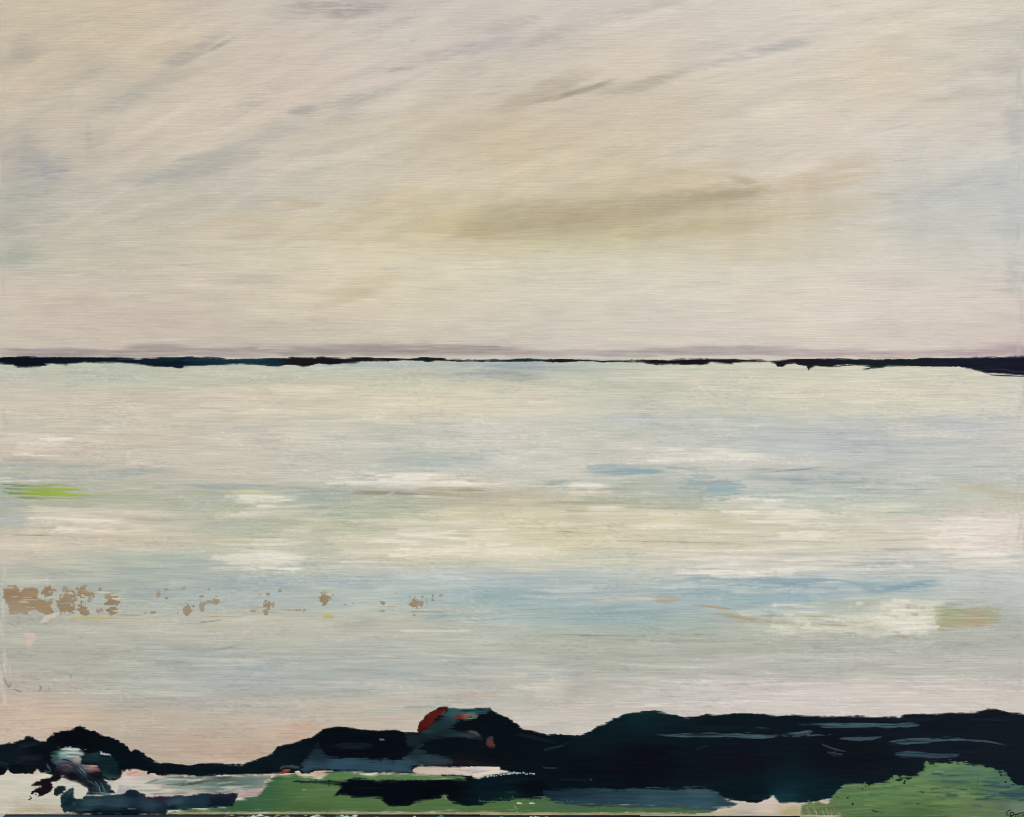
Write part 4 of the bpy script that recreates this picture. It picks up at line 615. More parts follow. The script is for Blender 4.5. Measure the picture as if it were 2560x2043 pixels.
mound = patch('green_mound', [(2000,2012),(2021,2004),(2069,2004),(2080,1992),(2094,1974),(2108,1958),(2127,1955),(2147,1957),(2171,1960),(2206,1957),(2219,1954),(2226,1945),(2235,1939),(2250,1942),(2280,1940),(2293,1935),(2308,1924),(2311,1908),(2318,1905),(2330,1908),(2398,1905),(2416,1906),(2442,1910),(2469,1916),(2490,1924),(2511,1926),(2518,1937),(2529,1951),(2540,1962),(2592,1966),
      (2592,2050),(2004,2050)],
      [(2020,2025,(112,124,84)),(2060,2030,(94,116,76)),(2110,1970,(88,122,84)),(2150,1990,(88,122,78)),(2200,2000,(96,130,80)),(2200,2030,(88,116,74)),(2280,1960,(98,132,84)),(2320,1915,(92,124,84)),(2360,1912,(104,136,90)),(2360,1930,(84,114,88)),(2420,1930,(84,116,92)),(2440,1945,(90,126,86)),(2420,1990,(98,124,76)),(2480,1960,(72,104,88)),(2530,1985,(54,84,82)),
       (2540,2015,(110,130,108)),(2300,2035,(84,112,72)),(2460,2030,(100,124,84)),(2500,2005,(90,112,90)),(2350,2000,(96,126,78))],
      'broad green mound in the lower right corner', ROOT, rough=3.6, rs=8, streak=5, soft=1.8, t=.2, vary=9, feather=5, auto=200, ajit=8, aw=(4, 10), al=(30, 130), stex=(20., 2.4),
      strokes=[E(2540,1987,90,12,-2,(30,62,72),op=.8,dry=.3), E(2500,1988,80,8,2,(44,76,78),op=.7), E(2390,1954,80,9,-3,(48,84,84),op=.7), E(2440,1938,60,8,-2,(58,92,92),op=.6), E(2480,1955,70,6,-5,(40,76,74),op=.7), E(2520,1968,90,7,-4,(46,80,80),op=.7), E(2345,1934,40,7,0,(48,76,66),op=.8), E(2350,1929,30,4,0,(150,172,156),op=.8), E(2350,1952,60,5,2,(58,90,76),op=.7),
               E(2195,1985,50,8,4,(66,98,88),op=.7), E(2445,2015,40,8,-4,(78,96,104),op=.8), E(2335,1972,24,4,8,(50,70,44),op=.9,dry=.1), E(2400,1973,40,3,-1,(54,78,56),op=.8,dry=.1), E(2370,1970,16,3,2,(54,78,50),op=.8,dry=.1), E(2306,1981,16,4,-20,(48,66,46),op=.9,dry=.1), E(2270,2008,24,3,4,(54,70,44),op=.8,dry=.1), E(2296,2009,12,4,8,(48,64,42),op=.9,dry=.1), E(2444,1958,3.5,28,0,(50,78,56),op=.8,dry=.1),
               E(2360,1999,16,8,-10,(66,96,62),op=.8), E(2540,1998,60,5,-3,(60,90,86),op=.7), E(2560,2000,40,5,8,(40,66,66),op=.7), E(2100,1972,70,6,0,(62,98,78),op=.6), E(2120,1960,50,4,-4,(58,92,68),op=.6)] + [E(RNG.uniform(2330,2570), RNG.uniform(1918,2004), RNG.uniform(24,90), RNG.uniform(3,7), RNG.normal(-2,4), [(48,82,80),(112,142,104),(64,98,92),(90,120,84),(36,66,70)][i % 5], op=.7, dry=.6) for i in range(64)] + [E(RNG.uniform(2020,2400), RNG.uniform(1960,2040), RNG.uniform(30,120), RNG.uniform(3,7), RNG.normal(0,4), [(110,140,88),(78,108,66),(120,142,96),(66,98,62),(130,132,96)][i % 5], op=.6, dry=.6) for i in range(70)])
for x, y, rx, ry in [(2132,2010,5,3),(2119,1994,4,3),(2124,1990,2.5,2),(2135,1986,2.5,2),(2146,1980,2.5,2),(2156,1972,3,2),(2164,1965,3,2.5),(2094,1994,2.5,2),(2262,1953,4,3),(2248,1950,10,3),(2270,1946,9,4),(2260,1958,3,3),(2502,1938,4,2.5),(2514,1956,4,3),(2532,1962,4,2.5),(2545,1962,5,3),(2330,1910,10,2),(2374,1908,8,1.8),(2426,1910,7,2)]:
    blob('dark_fleck', x, y, rx, ry, (18,34,32), None, mound, t=.08)
for x0, y0, x1, y1 in [(2180,2026,2195,2030),(2195,2030,2210,2033)]: sweep('dark_fleck', [(x0,y0),((x0+x1)/2,(y0+y1)/2+.4),(x1,y1)], 3.4, (30,46,34), None, mound, dry=0, t=.08, soft=1.2)
for i in range(22):      # combed cream hatching at the foot of the mound
    x = 2000 + i * 4.6 + RNG.uniform(-2, 2); y0 = 2006 + RNG.uniform(0, 14) + i * .5; h = RNG.uniform(16, 36)
    sweep('hatch_line', [(x, y0), (x + h * .16, y0 + h * .5), (x + h * .4, y0 + h)], RNG.uniform(1.8, 3), tuple(np.array((146,150,112)) + RNG.uniform(-14, 18)), None, mound, dry=.3, t=.08, soft=1.3, thin=.6)
for i in range(34):      # broken bristle marks where the meadow edge meets slate and hedge
    x = RNG.uniform(1190, 1500); y = 1998 + max(0, x - 1330) * .10 + RNG.uniform(-6, 6)
    blob('green_fleck', x, y, RNG.uniform(1.6, 3.4), RNG.uniform(1.4, 3), (58,92,72), None, field1, t=.08)

# --- the leaning tree at the lower left
tree_bank = patch('slate_foreground', [(151,1999),(153,1987),(168,1975),(182,1965),(187,1977),(184,1991),(194,1996),(206,1997),(213,1989),(272,1985),(307,1984),(322,1974),(338,1975),(359,1984),(367,1990),(426,1991),(442,1988),(471,1990),(493,1983),(522,1981),(567,1982),(598,1985),(594,1993),(583,2016),(540,2020),(478,2023),(440,2026),(420,2030),(413,2036),(320,2038),(197,2037),(187,2032),(159,2032),(152,2019)],
      [(165,1990,(20,44,52)),(180,1978,(30,56,64)),(170,2015,(24,44,52)),(230,2010,(44,66,76)),(300,2005,(44,66,76)),(330,1980,(20,38,48)),(380,2008,(42,64,76)),(320,2032,(8,22,34)),(240,2032,(10,26,36)),(400,1995,(44,34,48)),(440,2005,(44,68,78)),(500,2000,(28,48,60)),(560,1990,(34,30,46)),(560,2008,(14,30,44)),(430,2018,(14,32,44)),(480,2018,(20,52,54))],
      'slate blue and navy bank along the bottom left', ROOT, rough=2.6, rs=7, streak=2.2, soft=1.7, t=.24, vary=5, auto=70, ajit=6, aw=(5, 12), al=(24, 80), strokes=[E(330,2022,24,3,0,(160,174,176),op=.8), E(528,2008,8,6,0,(80,92,98),op=.7), E(186,2010,12,10,0,(70,90,98),op=.6), E(430,2014,26,16,60,(12,28,38),op=.7), E(300,2031,230,13,0,(7,20,32),op=.85,dry=.2), E(240,2006,70,22,2,(50,72,82),op=.7,dry=.4), E(300,2012,80,14,-3,(54,76,86),op=.6), E(330,1984,46,18,-6,(14,30,42),op=.7), E(390,1994,60,10,-2,(46,30,44),op=.8), E(440,2004,60,20,10,(50,76,86),op=.7), E(500,2004,70,14,0,(30,54,66),op=.7), E(555,2004,70,26,2,(12,24,38),op=.8,dry=.3), E(550,1987,70,7,0,(52,36,52),op=.7), E(175,2002,36,18,40,(10,28,36),op=.7), E(168,2022,30,10,0,(34,60,64),op=.6), E(215,2024,50,8,0,(70,92,98),op=.4), E(175,1980,22,8,50,(44,76,82),op=.7)])
win = patch('pale_gap', [(130,1878),(142,1871),(160,1869),(178,1867),(190,1870),(206,1872),(218,1877),(210,1884),(214,1889),(204,1893),(208,1902),(206,1908),(216,1911),(240,1912),(252,1920),(254,1931),(230,1934),(200,1930),(170,1920),(140,1918),(128,1905),(124,1890)],
      [(135,1885,(40,70,68)),(148,1877,(96,132,122)),(172,1872,(182,198,188)),(160,1888,(140,166,156)),(195,1880,(168,182,174)),(195,1898,(150,142,136)),(140,1905,(46,72,76)),(235,1914,(176,146,134)),(225,1922,(120,110,106)),(240,1928,(96,62,70)),(205,1915,(84,84,88)),(165,1905,(52,70,74))],
      'pale green and pink gap of light under the leaning tree', left_hill, rough=3.4, rs=6, streak=4, soft=1.7, t=.12, vary=9, feather=8, auto=16, ajit=12, aw=(3, 7), al=(20, 60), strokes=[E(180,1872,56,5,0,(204,212,204),op=.9,dry=.4), E(190,1878,60,3,-3,(84,112,104),op=.8), E(172,1882,50,5,2,(186,202,194),op=.8), E(194,1887,50,3,-2,(60,84,80),op=.8), E(186,1892,46,4,-4,(190,196,188),op=.8), E(198,1899,36,4,-6,(160,150,144),op=.7), E(138,1880,26,18,0,(22,56,52),op=.8), E(140,1898,26,16,60,(44,74,78),op=.8), E(228,1914,44,4,-2,(200,164,148),op=.9), E(225,1920,50,4,0,(140,124,118),op=.8), E(238,1927,36,5,0,(118,60,72),op=.7)])
for pts, w in [([(146,1862),(152,1870),(150,1876)], [8,6,3]), ([(196,1864),(204,1872),(214,1876)], [8,7,4]), ([(222,1872),(216,1884),(206,1892)], [7,8,4])]:
    sweep('brush_stroke', pts, w, (6,16,22), None, left_hill, dry=.3, t=.12)
patch('pale_gap', [(249,1873),(258,1881),(277,1884),(279,1890),(262,1889),(250,1887)], (186,200,190), 'small white nick of light in the dark tree', left_hill, rough=1.2, rs=5, streak=1, soft=1.5, t=.14)
crown = patch('leaf_clump', [(203,1898),(211,1887),(226,1880),(246,1878),(255,1888),(282,1891),(304,1926),(306,1943),(289,1951),(272,1955),(255,1942),(252,1919),(237,1911),(217,1912),(205,1908)], [(225,1895,(16,40,42)),(265,1910,(12,34,38)),(290,1930,(10,28,34)),(285,1948,(44,72,68)),(240,1885,(24,46,50))],
      'dark teal clump of leaves on the leaning tree', left_hill, rough=5, rs=8, streak=2.5, soft=1.7, t=.2, vary=6, feather=5, auto=34, ajit=9, aw=(4, 9), al=(14, 40), aang=-30)
trunk = patch('tree_trunk', [(128,1938),(136,1920),(150,1906),(175,1902),(200,1912),(215,1926),(250,1932),(262,1950),(278,1965),(288,1984),(272,1987),(213,1990),(220,1977),(214,1968),(196,1960),(172,1952),(154,1944),(140,1956),(130,1954)],
      [(140,1930,(16,16,24)),(150,1914,(44,48,58)),(168,1921,(64,54,66)),(195,1925,(40,52,62)),(180,1940,(14,14,22)),(240,1940,(18,18,26)),(225,1960,(20,30,40)),(250,1970,(30,44,52)),(265,1980,(42,66,68)),(215,1940,(26,34,44)),(280,1980,(20,24,30))],
      'dark leaning tree trunk with slate highlights', ROOT, rough=2.5, rs=6, streak=1.5, soft=1.7, t=.12, vary=6, feather=6)
for pts, w, c in [([(180,1906),(205,1916),(215,1936),(222,1952)], [6,9,8,5], (66,84,94)), ([(205,1950),(225,1956),(240,1966),(250,1984)], [6,8,7,6], (62,84,94)), ([(238,1955),(248,1966),(252,1985)], [3,3.5,3], (104,128,134)), ([(248,1953),(258,1966),(262,1986)], [2.5,3,4], (92,124,126)), ([(255,1962),(266,1984)], [5,9], (66,98,98)), ([(113,1902),(120,1916),(128,1924)], [3,6,5], (70,98,104)), ([(150,1901),(165,1899),(180,1904)], [5,8,4], (14,22,30)), ([(110,1925),(120,1930),(130,1926)], [5,9,5], (36,62,66)), ([(132,1908),(150,1903),(170,1906),(186,1914)], [5,7,6,4], (88,96,108)), ([(150,1914),(170,1912),(186,1922)], [4,6,4], (98,78,92)), ([(190,1918),(202,1932),(210,1946)], [4,5,3], (100,118,128)), ([(196,1914),(210,1930),(216,1944)], [3,3,2], (120,136,144)), ([(160,1930),(180,1936),(200,1946),(220,1952)], [5,8,7,4], (10,12,18)), ([(215,1932),(240,1938),(256,1944)], [5,9,5], (14,16,24)), ([(228,1964),(240,1974),(246,1986)], [5,6,5], (46,68,78)), ([(242,1960),(256,1972),(270,1984)], [3,3,3], (12,18,24))]:
    sweep('brush_stroke', pts, w, c, None, trunk, dry=.4, t=.1, per=2.2, thin=.75, op=.85)
for nm, poly, c in [('long dark leaf pointing left from the tree trunk', [(74,1966),(88,1954),(104,1947),(127,1941),(146,1932),(156,1940),(150,1950),(130,1957),(134,1968),(128,1980),(110,1988),(100,1991),(94,1984),(84,1984),(76,1992),(72,1997),(79,1979),(88,1971),(101,1966),(86,1967)], (18,14,20)),
                    ('dark teal leaf below the trunk', [(150,1961),(163,1963),(168,1969),(158,1982),(142,1991),(133,1987),(136,1971)], (20,36,40))]:
    patch('leaf', poly, c, nm, ROOT, rough=2.2, rs=5, streak=1.6, soft=1.5, t=.2, vary=4, strokes=[E(poly[0][0]+20, poly[0][1]-4, 40, 8, 30, tuple(np.array(c)+14), op=.5)])
for x, y in [(78,1996),(74,1999),(90,1987),(96,1990)]: blob('dark_fleck', x, y, 3, 3, (18,14,18), None, trunk, t=.1)
patch('pink_nick', [(84,1936),(93,1923),(100,1932),(96,1938),(88,1939)], (206,180,172), 'small pink nick under the dark left hill', left_hill, rough=1, rs=5, streak=1, soft=1.5, t=.12)
# bare cream edge and dark lower rim of the canvas
YB = lambda x: 2035.5 + np.maximum(0, x - 900) * .0050
rim = patch('bare_edge', [(-16,2031),(180,2032),(420,2031),(430,2029),(700,2029.5),(1200,2030),(1500,2031),(1800,2034),(2100,2038),(2100,2044),(1600,2040.5),(900,2036.5),(-16,2036.5)], [(60,2033,(204,190,168)),(300,2034,(16,28,38)),(480,2032,(164,162,122)),(800,2032,(150,152,108)),(1200,2033,(170,162,124)),(1600,2036,(164,158,124)),(1900,2039,(188,182,164))],
      'thin worn cream rim along the bottom edge', ROOT, rough=.8, rs=6, streak=1, soft=1.4, t=.12, vary=10, keep=lambda L, d: np.where((L.x > 195) & (L.x < 415), -5, d))
for x, y in [(1290,2008),(1322,2008)]: sweep('white_fleck', [(x,y),(x+8,y),(x+16,y+1)], [3,4,2], (214,222,206), None, field1, dry=0, t=.2, soft=1.2)
sweep('white_fleck', [(1285,2014),(1288,2020),(1294,2022)], [4,4,3], (160,180,140), None, field1, dry=0, t=.2, soft=1.2)
# ---------------------------------------------------------------- materials
PIG = (1., 1., 1.)                        # pigment balance for this daylight
def lin(c):
    c = np.clip(np.asarray(c, np.float32) / 255., 0, 1)
    return np.where(c <= .04045, c / 12.92, ((c + .055) / 1.055) ** 2.4)

def new_mat(name):
    m = bpy.data.materials.new(name); m.use_nodes = True
    nt = m.node_tree; return m, nt, nt.nodes['Principled BSDF']

def paint_mat(name, rough, spec, bump, fine):
    """pigment from the mesh, fine bristle relief and slight pigment streaks from stretched noise"""
    m, nt, b = new_mat(name); N = nt.nodes.new; Lk = nt.links.new
    at = N('ShaderNodeAttribute'); at.attribute_name = 'pigment'
    tc = N('ShaderNodeTexCoord'); mp = N('ShaderNodeMapping'); mp.inputs['Scale'].default_value = (22, 1, 900)
    Lk(tc.outputs['Object'], mp.inputs[0])
    n1 = N('ShaderNodeTexNoise'); n1.inputs['Scale'].default_value = 1.; n1.inputs['Detail'].default_value = 3.; Lk(mp.outputs[0], n1.inputs[0])
    mp2 = N('ShaderNodeMapping'); mp2.inputs['Scale'].default_value = (900, 1, 1100); Lk(tc.outputs['Object'], mp2.inputs[0])
    n2 = N('ShaderNodeTexNoise'); n2.inputs['Scale'].default_value = 1.; n2.inputs['Detail'].default_value = 2.; Lk(mp2.outputs[0], n2.inputs[0])
    mr = N('ShaderNodeMapRange'); mr.inputs[1].default_value = .3; mr.inputs[2].default_value = .7; mr.inputs[3].default_value = 1 - fine; mr.inputs[4].default_value = 1 + fine; Lk(n1.outputs[0], mr.inputs[0])
    mx = N('ShaderNodeVectorMath'); mx.operation = 'SCALE'; Lk(at.outputs['Color'], mx.inputs[0]); Lk(mr.outputs[0], mx.inputs['Scale'])
    Lk(mx.outputs[0], b.inputs['Base Color'])
    ad = N('ShaderNodeMath'); ad.operation = 'MULTIPLY_ADD'; ad.inputs[1].default_value = .35; Lk(n2.outputs[0], ad.inputs[0]); Lk(n1.outputs[0], ad.inputs[2])
    bp = N('ShaderNodeBump'); bp.inputs['Strength'].default_value = bump; bp.inputs['Distance'].default_value = .0004; Lk(ad.outputs[0], bp.inputs['Height']); Lk(bp.outputs[0], b.inputs['Normal'])
    b.inputs['Roughness'].default_value = rough; b.inputs['Specular IOR Level'].default_value = spec
    return m
M_GROUND = paint_mat('matte_oil_paint', .6, .12, .42, .055)
M_THICK = paint_mat('satin_oil_paint', .5, .03, .22, .06)

def plain(name, col, rough=.7, nscale=40, amt=.12, bump=.2, stretch=(1, 1, 1), spec=.3):
    m, nt, b = new_mat(name); N = nt.nodes.new; Lk = nt.links.new
    tc = N('ShaderNodeTexCoord'); mp = N('ShaderNodeMapping'); mp.inputs['Scale'].default_value = stretch; Lk(tc.outputs['Object'], mp.inputs[0])
    n = N('ShaderNodeTexNoise'); n.inputs['Scale'].default_value = nscale; n.inputs['Detail'].default_value = 5; Lk(mp.outputs[0], n.inputs[0])
    r = N('ShaderNodeValToRGB'); c = np.array(col)
    r.color_ramp.elements[0].color = (*(c * (1 - amt)), 1); r.color_ramp.elements[1].color = (*np.minimum(1, c * (1 + amt)), 1)
    r.color_ramp.elements[0].position = .3; r.color_ramp.elements[1].position = .7
    Lk(n.outputs[0], r.inputs[0]); Lk(r.outputs[0], b.inputs['Base Color'])
    bp = N('ShaderNodeBump'); bp.inputs['Strength'].default_value = bump; bp.inputs['Distance'].default_value = .002; Lk(n.outputs[0], bp.inputs['Height']); Lk(bp.outputs[0], b.inputs['Normal'])
    b.inputs['Roughness'].default_value = rough; b.inputs['Specular IOR Level'].default_value = spec
    return m

# ---------------------------------------------------------------- mesh helpers
def link(name, me, parent=None):
    o = bpy.data.objects.new(name, me); sc.collection.objects.link(o)
    if parent is not None: o.parent = parent
    return o

def height_mesh(name, gi, gj, col, z, keep):
    """a sheet of paint: lattice columns gi, rows gj, colour and height arrays, keep = which cells exist"""
    h, w = z.shape
    used = np.zeros((h, w), bool)
    used[:-1, :-1] |= keep; used[1:, :-1] |= keep; used[:-1, 1:] |= keep; used[1:, 1:] |= keep
    idx = np.full((h, w), -1, np.int64); n = int(used.sum()); idx[used] = np.arange(n)
    X, Y = np.meshgrid(X0 + S * np.asarray(gi), Y0 + S * np.asarray(gj))
    co = np.empty((n, 3), np.float32)
    co[:, 0] = (X[used] - 1280) * U; co[:, 1] = -z[used] * .001; co[:, 2] = (2040 - Y[used]) * U
    q = np.stack([idx[:-1, :-1][keep], idx[1:, :-1][keep], idx[1:, 1:][keep], idx[:-1, 1:][keep]], 1).astype(np.int32)
    me = bpy.data.meshes.new(name)
    me.vertices.add(n); me.vertices.foreach_set('co', co.ravel())
    f = len(q); me.loops.add(4 * f); me.loops.foreach_set('vertex_index', q.ravel())
    me.polygons.add(f); me.polygons.foreach_set('loop_start', np.arange(0, 4 * f, 4, dtype=np.int32))
    me.polygons.foreach_set('use_smooth', np.ones(f, bool))
    me.update(calc_edges=True)
    c4 = np.ones((n, 4), np.float32); c4[:, :3] = np.clip(lin(col[used]) * np.array(PIG, np.float32), .0008, .85)
    at = me.color_attributes.new('pigment', 'FLOAT_COLOR', 'POINT'); at.data.foreach_set('color', c4.ravel())
    me.validate()
    return me

def box_mesh(name, x0, x1, y0, y1, z0, z1, bev=0.):
    import bmesh
    bm = bmesh.new(); bmesh.ops.create_cube(bm, size=1)
    for v in bm.verts: v.co = ((x0 + x1) / 2 + v.co.x * (x1 - x0), (y0 + y1) / 2 + v.co.y * (y1 - y0), (z0 + z1) / 2 + v.co.z * (z1 - z0))
    if bev: bmesh.ops.bevel(bm, geom=bm.edges[:], offset=bev, segments=2, affect='EDGES', profile=.6)
    me = bpy.data.meshes.new(name); bm.to_mesh(me); bm.free(); return me

# ---------------------------------------------------------------- the setting
TH = .038
def struct(o): o['kind'] = 'structure'; return o
ground = struct(link('ground', box_mesh('ground', -400, 400, -400, 400, -.3, 0))); ground.data.materials.append(plain('concrete_paving', (.30, .29, .27), .85, 6, .12, .3))
wall = struct(link('wall', box_mesh('wall', -3.5, 3.5, TH + .006, TH + .25, 0.002, 3.2))); wall.data.materials.append(plain('plaster', (.55, .54, .51), .85, 30, .05, .25))

# ---------------------------------------------------------------- the painting
root = link('painting', None); root.location = (0, 0, BASE_Z)
root['label'] = 'unframed landscape painting of pale sea under a cloudy sky with dark hills'; root['category'] = 'painting'
def ybot(x): return 2035.5 + np.maximum(0, np.asarray(x, float) - 900) * .0050
import bmesh
bm = bmesh.new(); xs = np.linspace(X0 + .5, X0 + S * (NX - 1) - .5, 60); ring = []
for x in xs:
    px = (x - 1280) * U; zb = (2040 - float(ybot(x)) + 1.0) * U; zt = (2040 - Y0 - 1) * U
    ring.append([bm.verts.new((px, .0010, zt)), bm.verts.new((px, TH, zt)), bm.verts.new((px, TH, zb)), bm.verts.new((px, .0010, zb))])
for a, b in zip(ring[:-1], ring[1:]):
    for i in range(4): bm.faces.new((a[i], a[(i + 1) % 4], b[(i + 1) % 4], b[i]))
bm.faces.new(ring[0]); bm.faces.new(ring[-1][::-1]); bmesh.ops.recalc_face_normals(bm, faces=bm.faces[:])
me = bpy.data.meshes.new('canvas'); bm.to_mesh(me); bm.free()
canvas = link('canvas', me, root); me.materials.append(plain('primed_canvas', (.50, .47, .41), .9, 900, .1, .5, (1, 1, 1), .1))
canvas['label'] = 'primed canvas wrapped over its stretcher'

JS = int((904 - Y0) / S)
gi = np.arange(0, NX, 2)
def base_part(name, j0, j1, label):
    gj = np.arange(j0, j1 + 1); z = B.h[j0:j1 + 1, ::2]; c = B.col[j0:j1 + 1, ::2]
    yc = Y0 + S * (gj[:-1] + .5); xc = X0 + S * (gi[:-1] + 1.)
    keep = yc[:, None] < ybot(xc)[None, :]
    o = link(name, height_mesh(name, gi, gj, c, z, keep), root); o.data.materials.append(M_GROUND); o['label'] = label
    return o
PART = {'painting': root}
PART['sky'] = base_part('painted_sky', 0, JS, 'pale beige and grey painted sky with an olive cloud')
PART['water'] = base_part('painted_water', JS, NY - 1, 'pale streaked painted water in cream, grey green and blue')
def pieces(keep):
    """label touching cells (run-based union-find); returns label array and the labels by falling size"""
    par = []
    def find(i):
        while par[i] != i: par[i] = par[par[i]]; i = par[i]
        return i
    runs = []; prev = []
    for j in range(keep.shape[0]):
        row = np.concatenate([[0], keep[j].astype(np.int8), [0]]); dd = np.diff(row)
        cur = []
        for s_, e_ in zip(np.where(dd == 1)[0], np.where(dd == -1)[0]):
            k = len(par); par.append(k)
            for ps, pe, pk in prev:
                if ps <= e_ and pe >= s_: par[find(k)] = find(pk)
            cur.append((s_, e_, k)); runs.append((j, s_, e_, k))
        prev = cur
    lab = np.full(keep.shape, -1, np.int32); size = {}
    for j, s_, e_, k in runs:
        r_ = find(k); lab[j, s_:e_] = r_; size[r_] = size.get(r_, 0) + e_ - s_
    return lab, sorted(size.items(), key=lambda t: -t[1])
OBJ = []
for d in LAYERS:
    h, w = d['z'].shape; gx = np.arange(d['i0'], d['i0'] + w); gy = np.arange(d['j0'], d['j0'] + h)
    a = d['a']; m = np.maximum(np.maximum(a[:-1, :-1], a[1:, :-1]), np.maximum(a[:-1, 1:], a[1:, 1:]))
    keep = (m > .42) & ((Y0 + S * (gy[:-1] + .5))[:, None] < ybot(X0 + S * (gx[:-1] + .5))[None, :])
    if not keep.any(): OBJ.append(None); continue
    p = d['parent']; par = PART[p] if isinstance(p, str) else OBJ[p]
    lab, order = pieces(keep); first = None
    for n_, (r_, sz) in enumerate(order):
        if n_ and sz < 14: break                     # crumbs of paint too small to see
        kk = lab == r_; jj, ii = np.where(kk); j0, j1, i0, i1 = jj.min(), jj.max() + 1, ii.min(), ii.max() + 1
        me = height_mesh(d['name'], gx[i0:i1 + 1], gy[j0:j1 + 1], d['col'][j0:j1 + 1, i0:i1 + 1], d['z'][j0:j1 + 1, i0:i1 + 1], kk[j0:j1, i0:i1])
        o = link(d['name'] if n_ == 0 or sz > 400 else 'paint_fleck', me, par); me.materials.append(M_THICK)
        if n_ == 0:
            first = o
            if d['label']: o['label'] = d['label']
    OBJ.append(first)

def ribbon(name, paths, wd, mat, parent, lift):
    """pen-like raised paint lines: flat-topped ribbons with sides"""
    bm = bmesh.new()
    for pts in paths:
        P_ = [np.array(p, float) for p in pts]; L_, R_ = [], []
        for i, p in enumerate(P_):
            t = P_[min(i + 1, len(P_) - 1)] - P_[max(i - 1, 0)]; t /= np.hypot(*t) + 1e-9; nn = np.array([-t[1], t[0]]) * wd / 2
            for lst, q_ in ((L_, p + nn), (R_, p - nn)):
                hh = HB[int(np.clip((p[1] - Y0) / S, 0, NY - 1)), int(np.clip((p[0] - X0) / S, 0, NX - 1))]
                lst.append([bm.verts.new(((q_[0] - 1280) * U, -(hh + lift) * .001, (2040 - q_[1]) * U)), bm.verts.new(((q_[0] - 1280) * U, -(hh - .2) * .001, (2040 - q_[1]) * U))])
        for i in range(len(P_) - 1):
            bm.faces.new((L_[i][0], L_[i + 1][0], R_[i + 1][0], R_[i][0])); bm.faces.new((L_[i][1], L_[i + 1][1], L_[i + 1][0], L_[i][0])); bm.faces.new((R_[i][0], R_[i + 1][0], R_[i + 1][1], R_[i][1]))
    bmesh.ops.recalc_face_normals(bm, faces=bm.faces[:])
    me = bpy.data.meshes.new(name); bm.to_mesh(me); bm.free(); o = link(name, me, parent); me.materials.append(mat); return o
def arc(cx, cy, rx, ry, a0, a1, n=12): return [(cx + rx * math.cos(math.radians(a0 + (a1 - a0) * i / n)), cy + ry * math.sin(math.radians(a0 + (a1 - a0) * i / n))) for i in range(n + 1)]
ink = plain('black_green_signature_paint', tuple(lin((10, 20, 8))), .5, 300, .1, .1, spec=.1)
sig = ribbon('signature', [[(2527,2024),(2523,2026),(2518,2029),(2516,2033),(2518,2037),(2522,2038)], arc(2530,2034.5,4.4,4.2,-90,270,16), [(2534,2036),(2540,2036.5),(2547,2034),(2553,2032),(2572,2032)], [(2526,2038),(2524.5,2046)], [(2527,2041),(2531,2042),(2530,2046)], [(2539.5,2039),(2539,2046)], [(2549,2040),(2545,2040),(2546,2043),(2549,2045)], [(2561,2037),(2556,2038),(2554,2042),(2560,2044)]], 1.7, ink, root, .3)
sig['label'] = 'small black handwritten signature in the bottom right corner'

# ---------------------------------------------------------------- the shelf it stands on
shelf = link('picture_shelf', None); shelf.location = (0, 0, BASE_Z)
shelf['label'] = 'dark blue paint-flecked shelf edge showing under the bottom of the painting'; shelf['category'] = 'shelf'
bm = bmesh.new(); ring = []
for x in (12, 200, 530, 900, 1300, 1700, 2100, 2660):
    px = (x - 1280) * U; zt = (2040 - float(ybot(x)) - 2.6) * U
    ring.append([bm.verts.new((px, -.032, zt)), bm.verts.new((px, TH + .005, zt)), bm.verts.new((px, TH + .005, zt - .022)), bm.verts.new((px, -.032, zt - .022))])
for a, b in zip(ring[:-1], ring[1:]):
    for i in range(4): bm.faces.new((a[i], a[(i + 1) % 4], b[(i + 1) % 4], b[i]))
bm.faces.new(ring[0]); bm.faces.new(ring[-1][::-1]); bmesh.ops.recalc_face_normals(bm, faces=bm.faces[:])
me = bpy.data.meshes.new('board'); bm.to_mesh(me); bm.free(); board = link('board', me, shelf)
mb, nt, b = new_mat('painted_board')
tc = nt.nodes.new('ShaderNodeTexCoord'); sx = nt.nodes.new('ShaderNodeSeparateXYZ'); nt.links.new(tc.outputs['Object'], sx.inputs[0])
mr = nt.nodes.new('ShaderNodeMapRange'); mr.inputs[1].default_value = -1280 * U; mr.inputs[2].default_value = 1280 * U; nt.links.new(sx.outputs[0], mr.inputs[0])
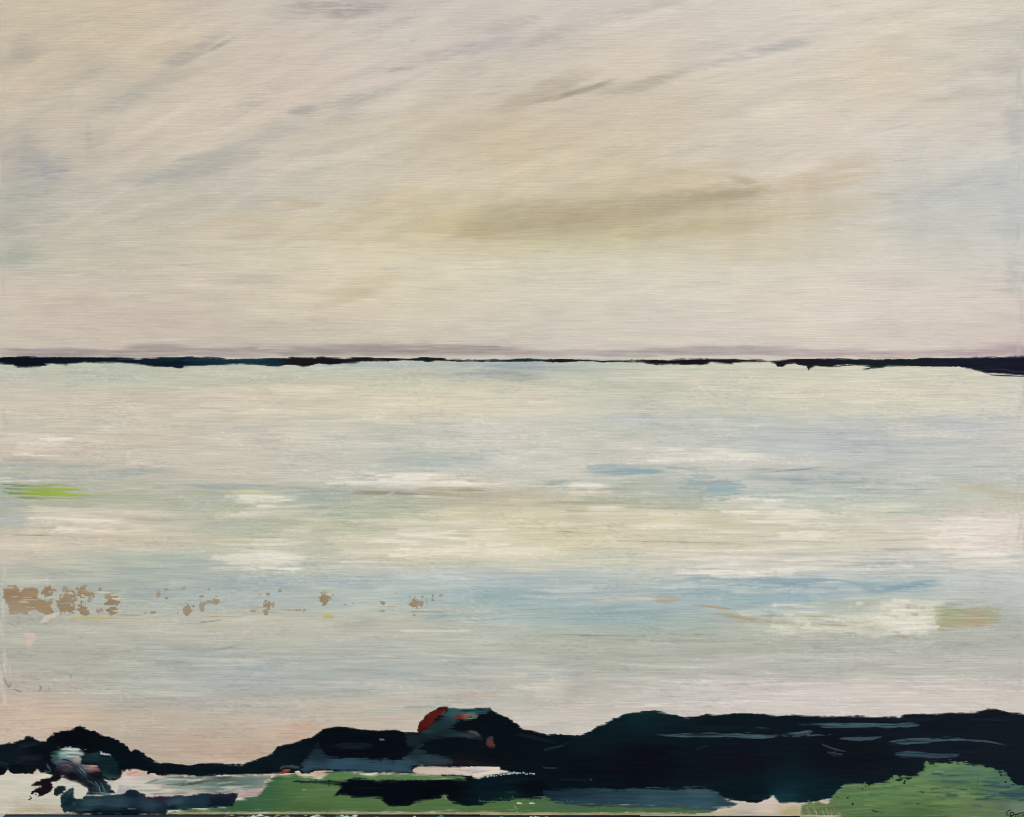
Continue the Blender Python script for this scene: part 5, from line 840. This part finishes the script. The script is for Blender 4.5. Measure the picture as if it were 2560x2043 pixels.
nz = nt.nodes.new('ShaderNodeTexNoise'); nz.inputs['Scale'].default_value = 60; nt.links.new(tc.outputs['Object'], nz.inputs[0])
ma = nt.nodes.new('ShaderNodeMath'); ma.operation = 'MULTIPLY_ADD'; ma.inputs[1].default_value = .05; nt.links.new(nz.outputs[0], ma.inputs[0]); nt.links.new(mr.outputs[0], ma.inputs[2])
rp = nt.nodes.new('ShaderNodeValToRGB'); nt.links.new(ma.outputs[0], rp.inputs[0]); nt.links.new(rp.outputs[0], b.inputs['Base Color'])
els = [(0.03, (24, 48, 78)), (.10, (32, 56, 80)), (.115, (38, 50, 60)), (.22, (34, 48, 62)), (.26, (38, 44, 44)), (.45, (26, 40, 50)), (.6, (24, 38, 56)), (.72, (18, 18, 20)), (1., (14, 12, 12))]
while len(rp.color_ramp.elements) < len(els): rp.color_ramp.elements.new(.5)
for e, (p_, c_) in zip(rp.color_ramp.elements, els): e.position = p_; e.color = (*lin(c_), 1)
b.inputs['Roughness'].default_value = .6; b.inputs['Specular IOR Level'].default_value = .1
me.materials.append(mb)
fr = np.random.RandomState(11); fm = [plain('dried_paint_' + n_, tuple(lin(c_)), .6, 200, .15, .2, spec=.1) for n_, c_ in (('teal', (132,158,160)), ('white', (176,186,178)), ('slate', (70,96,108)), ('olive', (104,108,92)))]
for i in range(70):
    x = fr.choice([fr.uniform(560, 920), fr.uniform(920, 1500)], p=[.7, .3]); r = fr.uniform(3, 8) * U; yb = -fr.uniform(.001, .012)
    bm = bmesh.new(); zt = (2040 - float(ybot(x)) - 2.6) * U
    bot = [bm.verts.new(((x - 1280) * U + r * math.cos(t_) * fr.uniform(.7, 1.6), yb + r * math.sin(t_) * fr.uniform(.6, 1.2), zt + .0001)) for t_ in np.linspace(0, 6.283, 8)[:-1]]
    top = bm.verts.new(((x - 1280) * U, yb, zt + r * .5))
    for k in range(len(bot)): bm.faces.new((bot[k], bot[(k + 1) % len(bot)], top))
    me = bpy.data.meshes.new('paint_fleck'); bm.to_mesh(me); bm.free(); o = link('paint_fleck', me, shelf); me.materials.append(fm[fr.randint(4)])
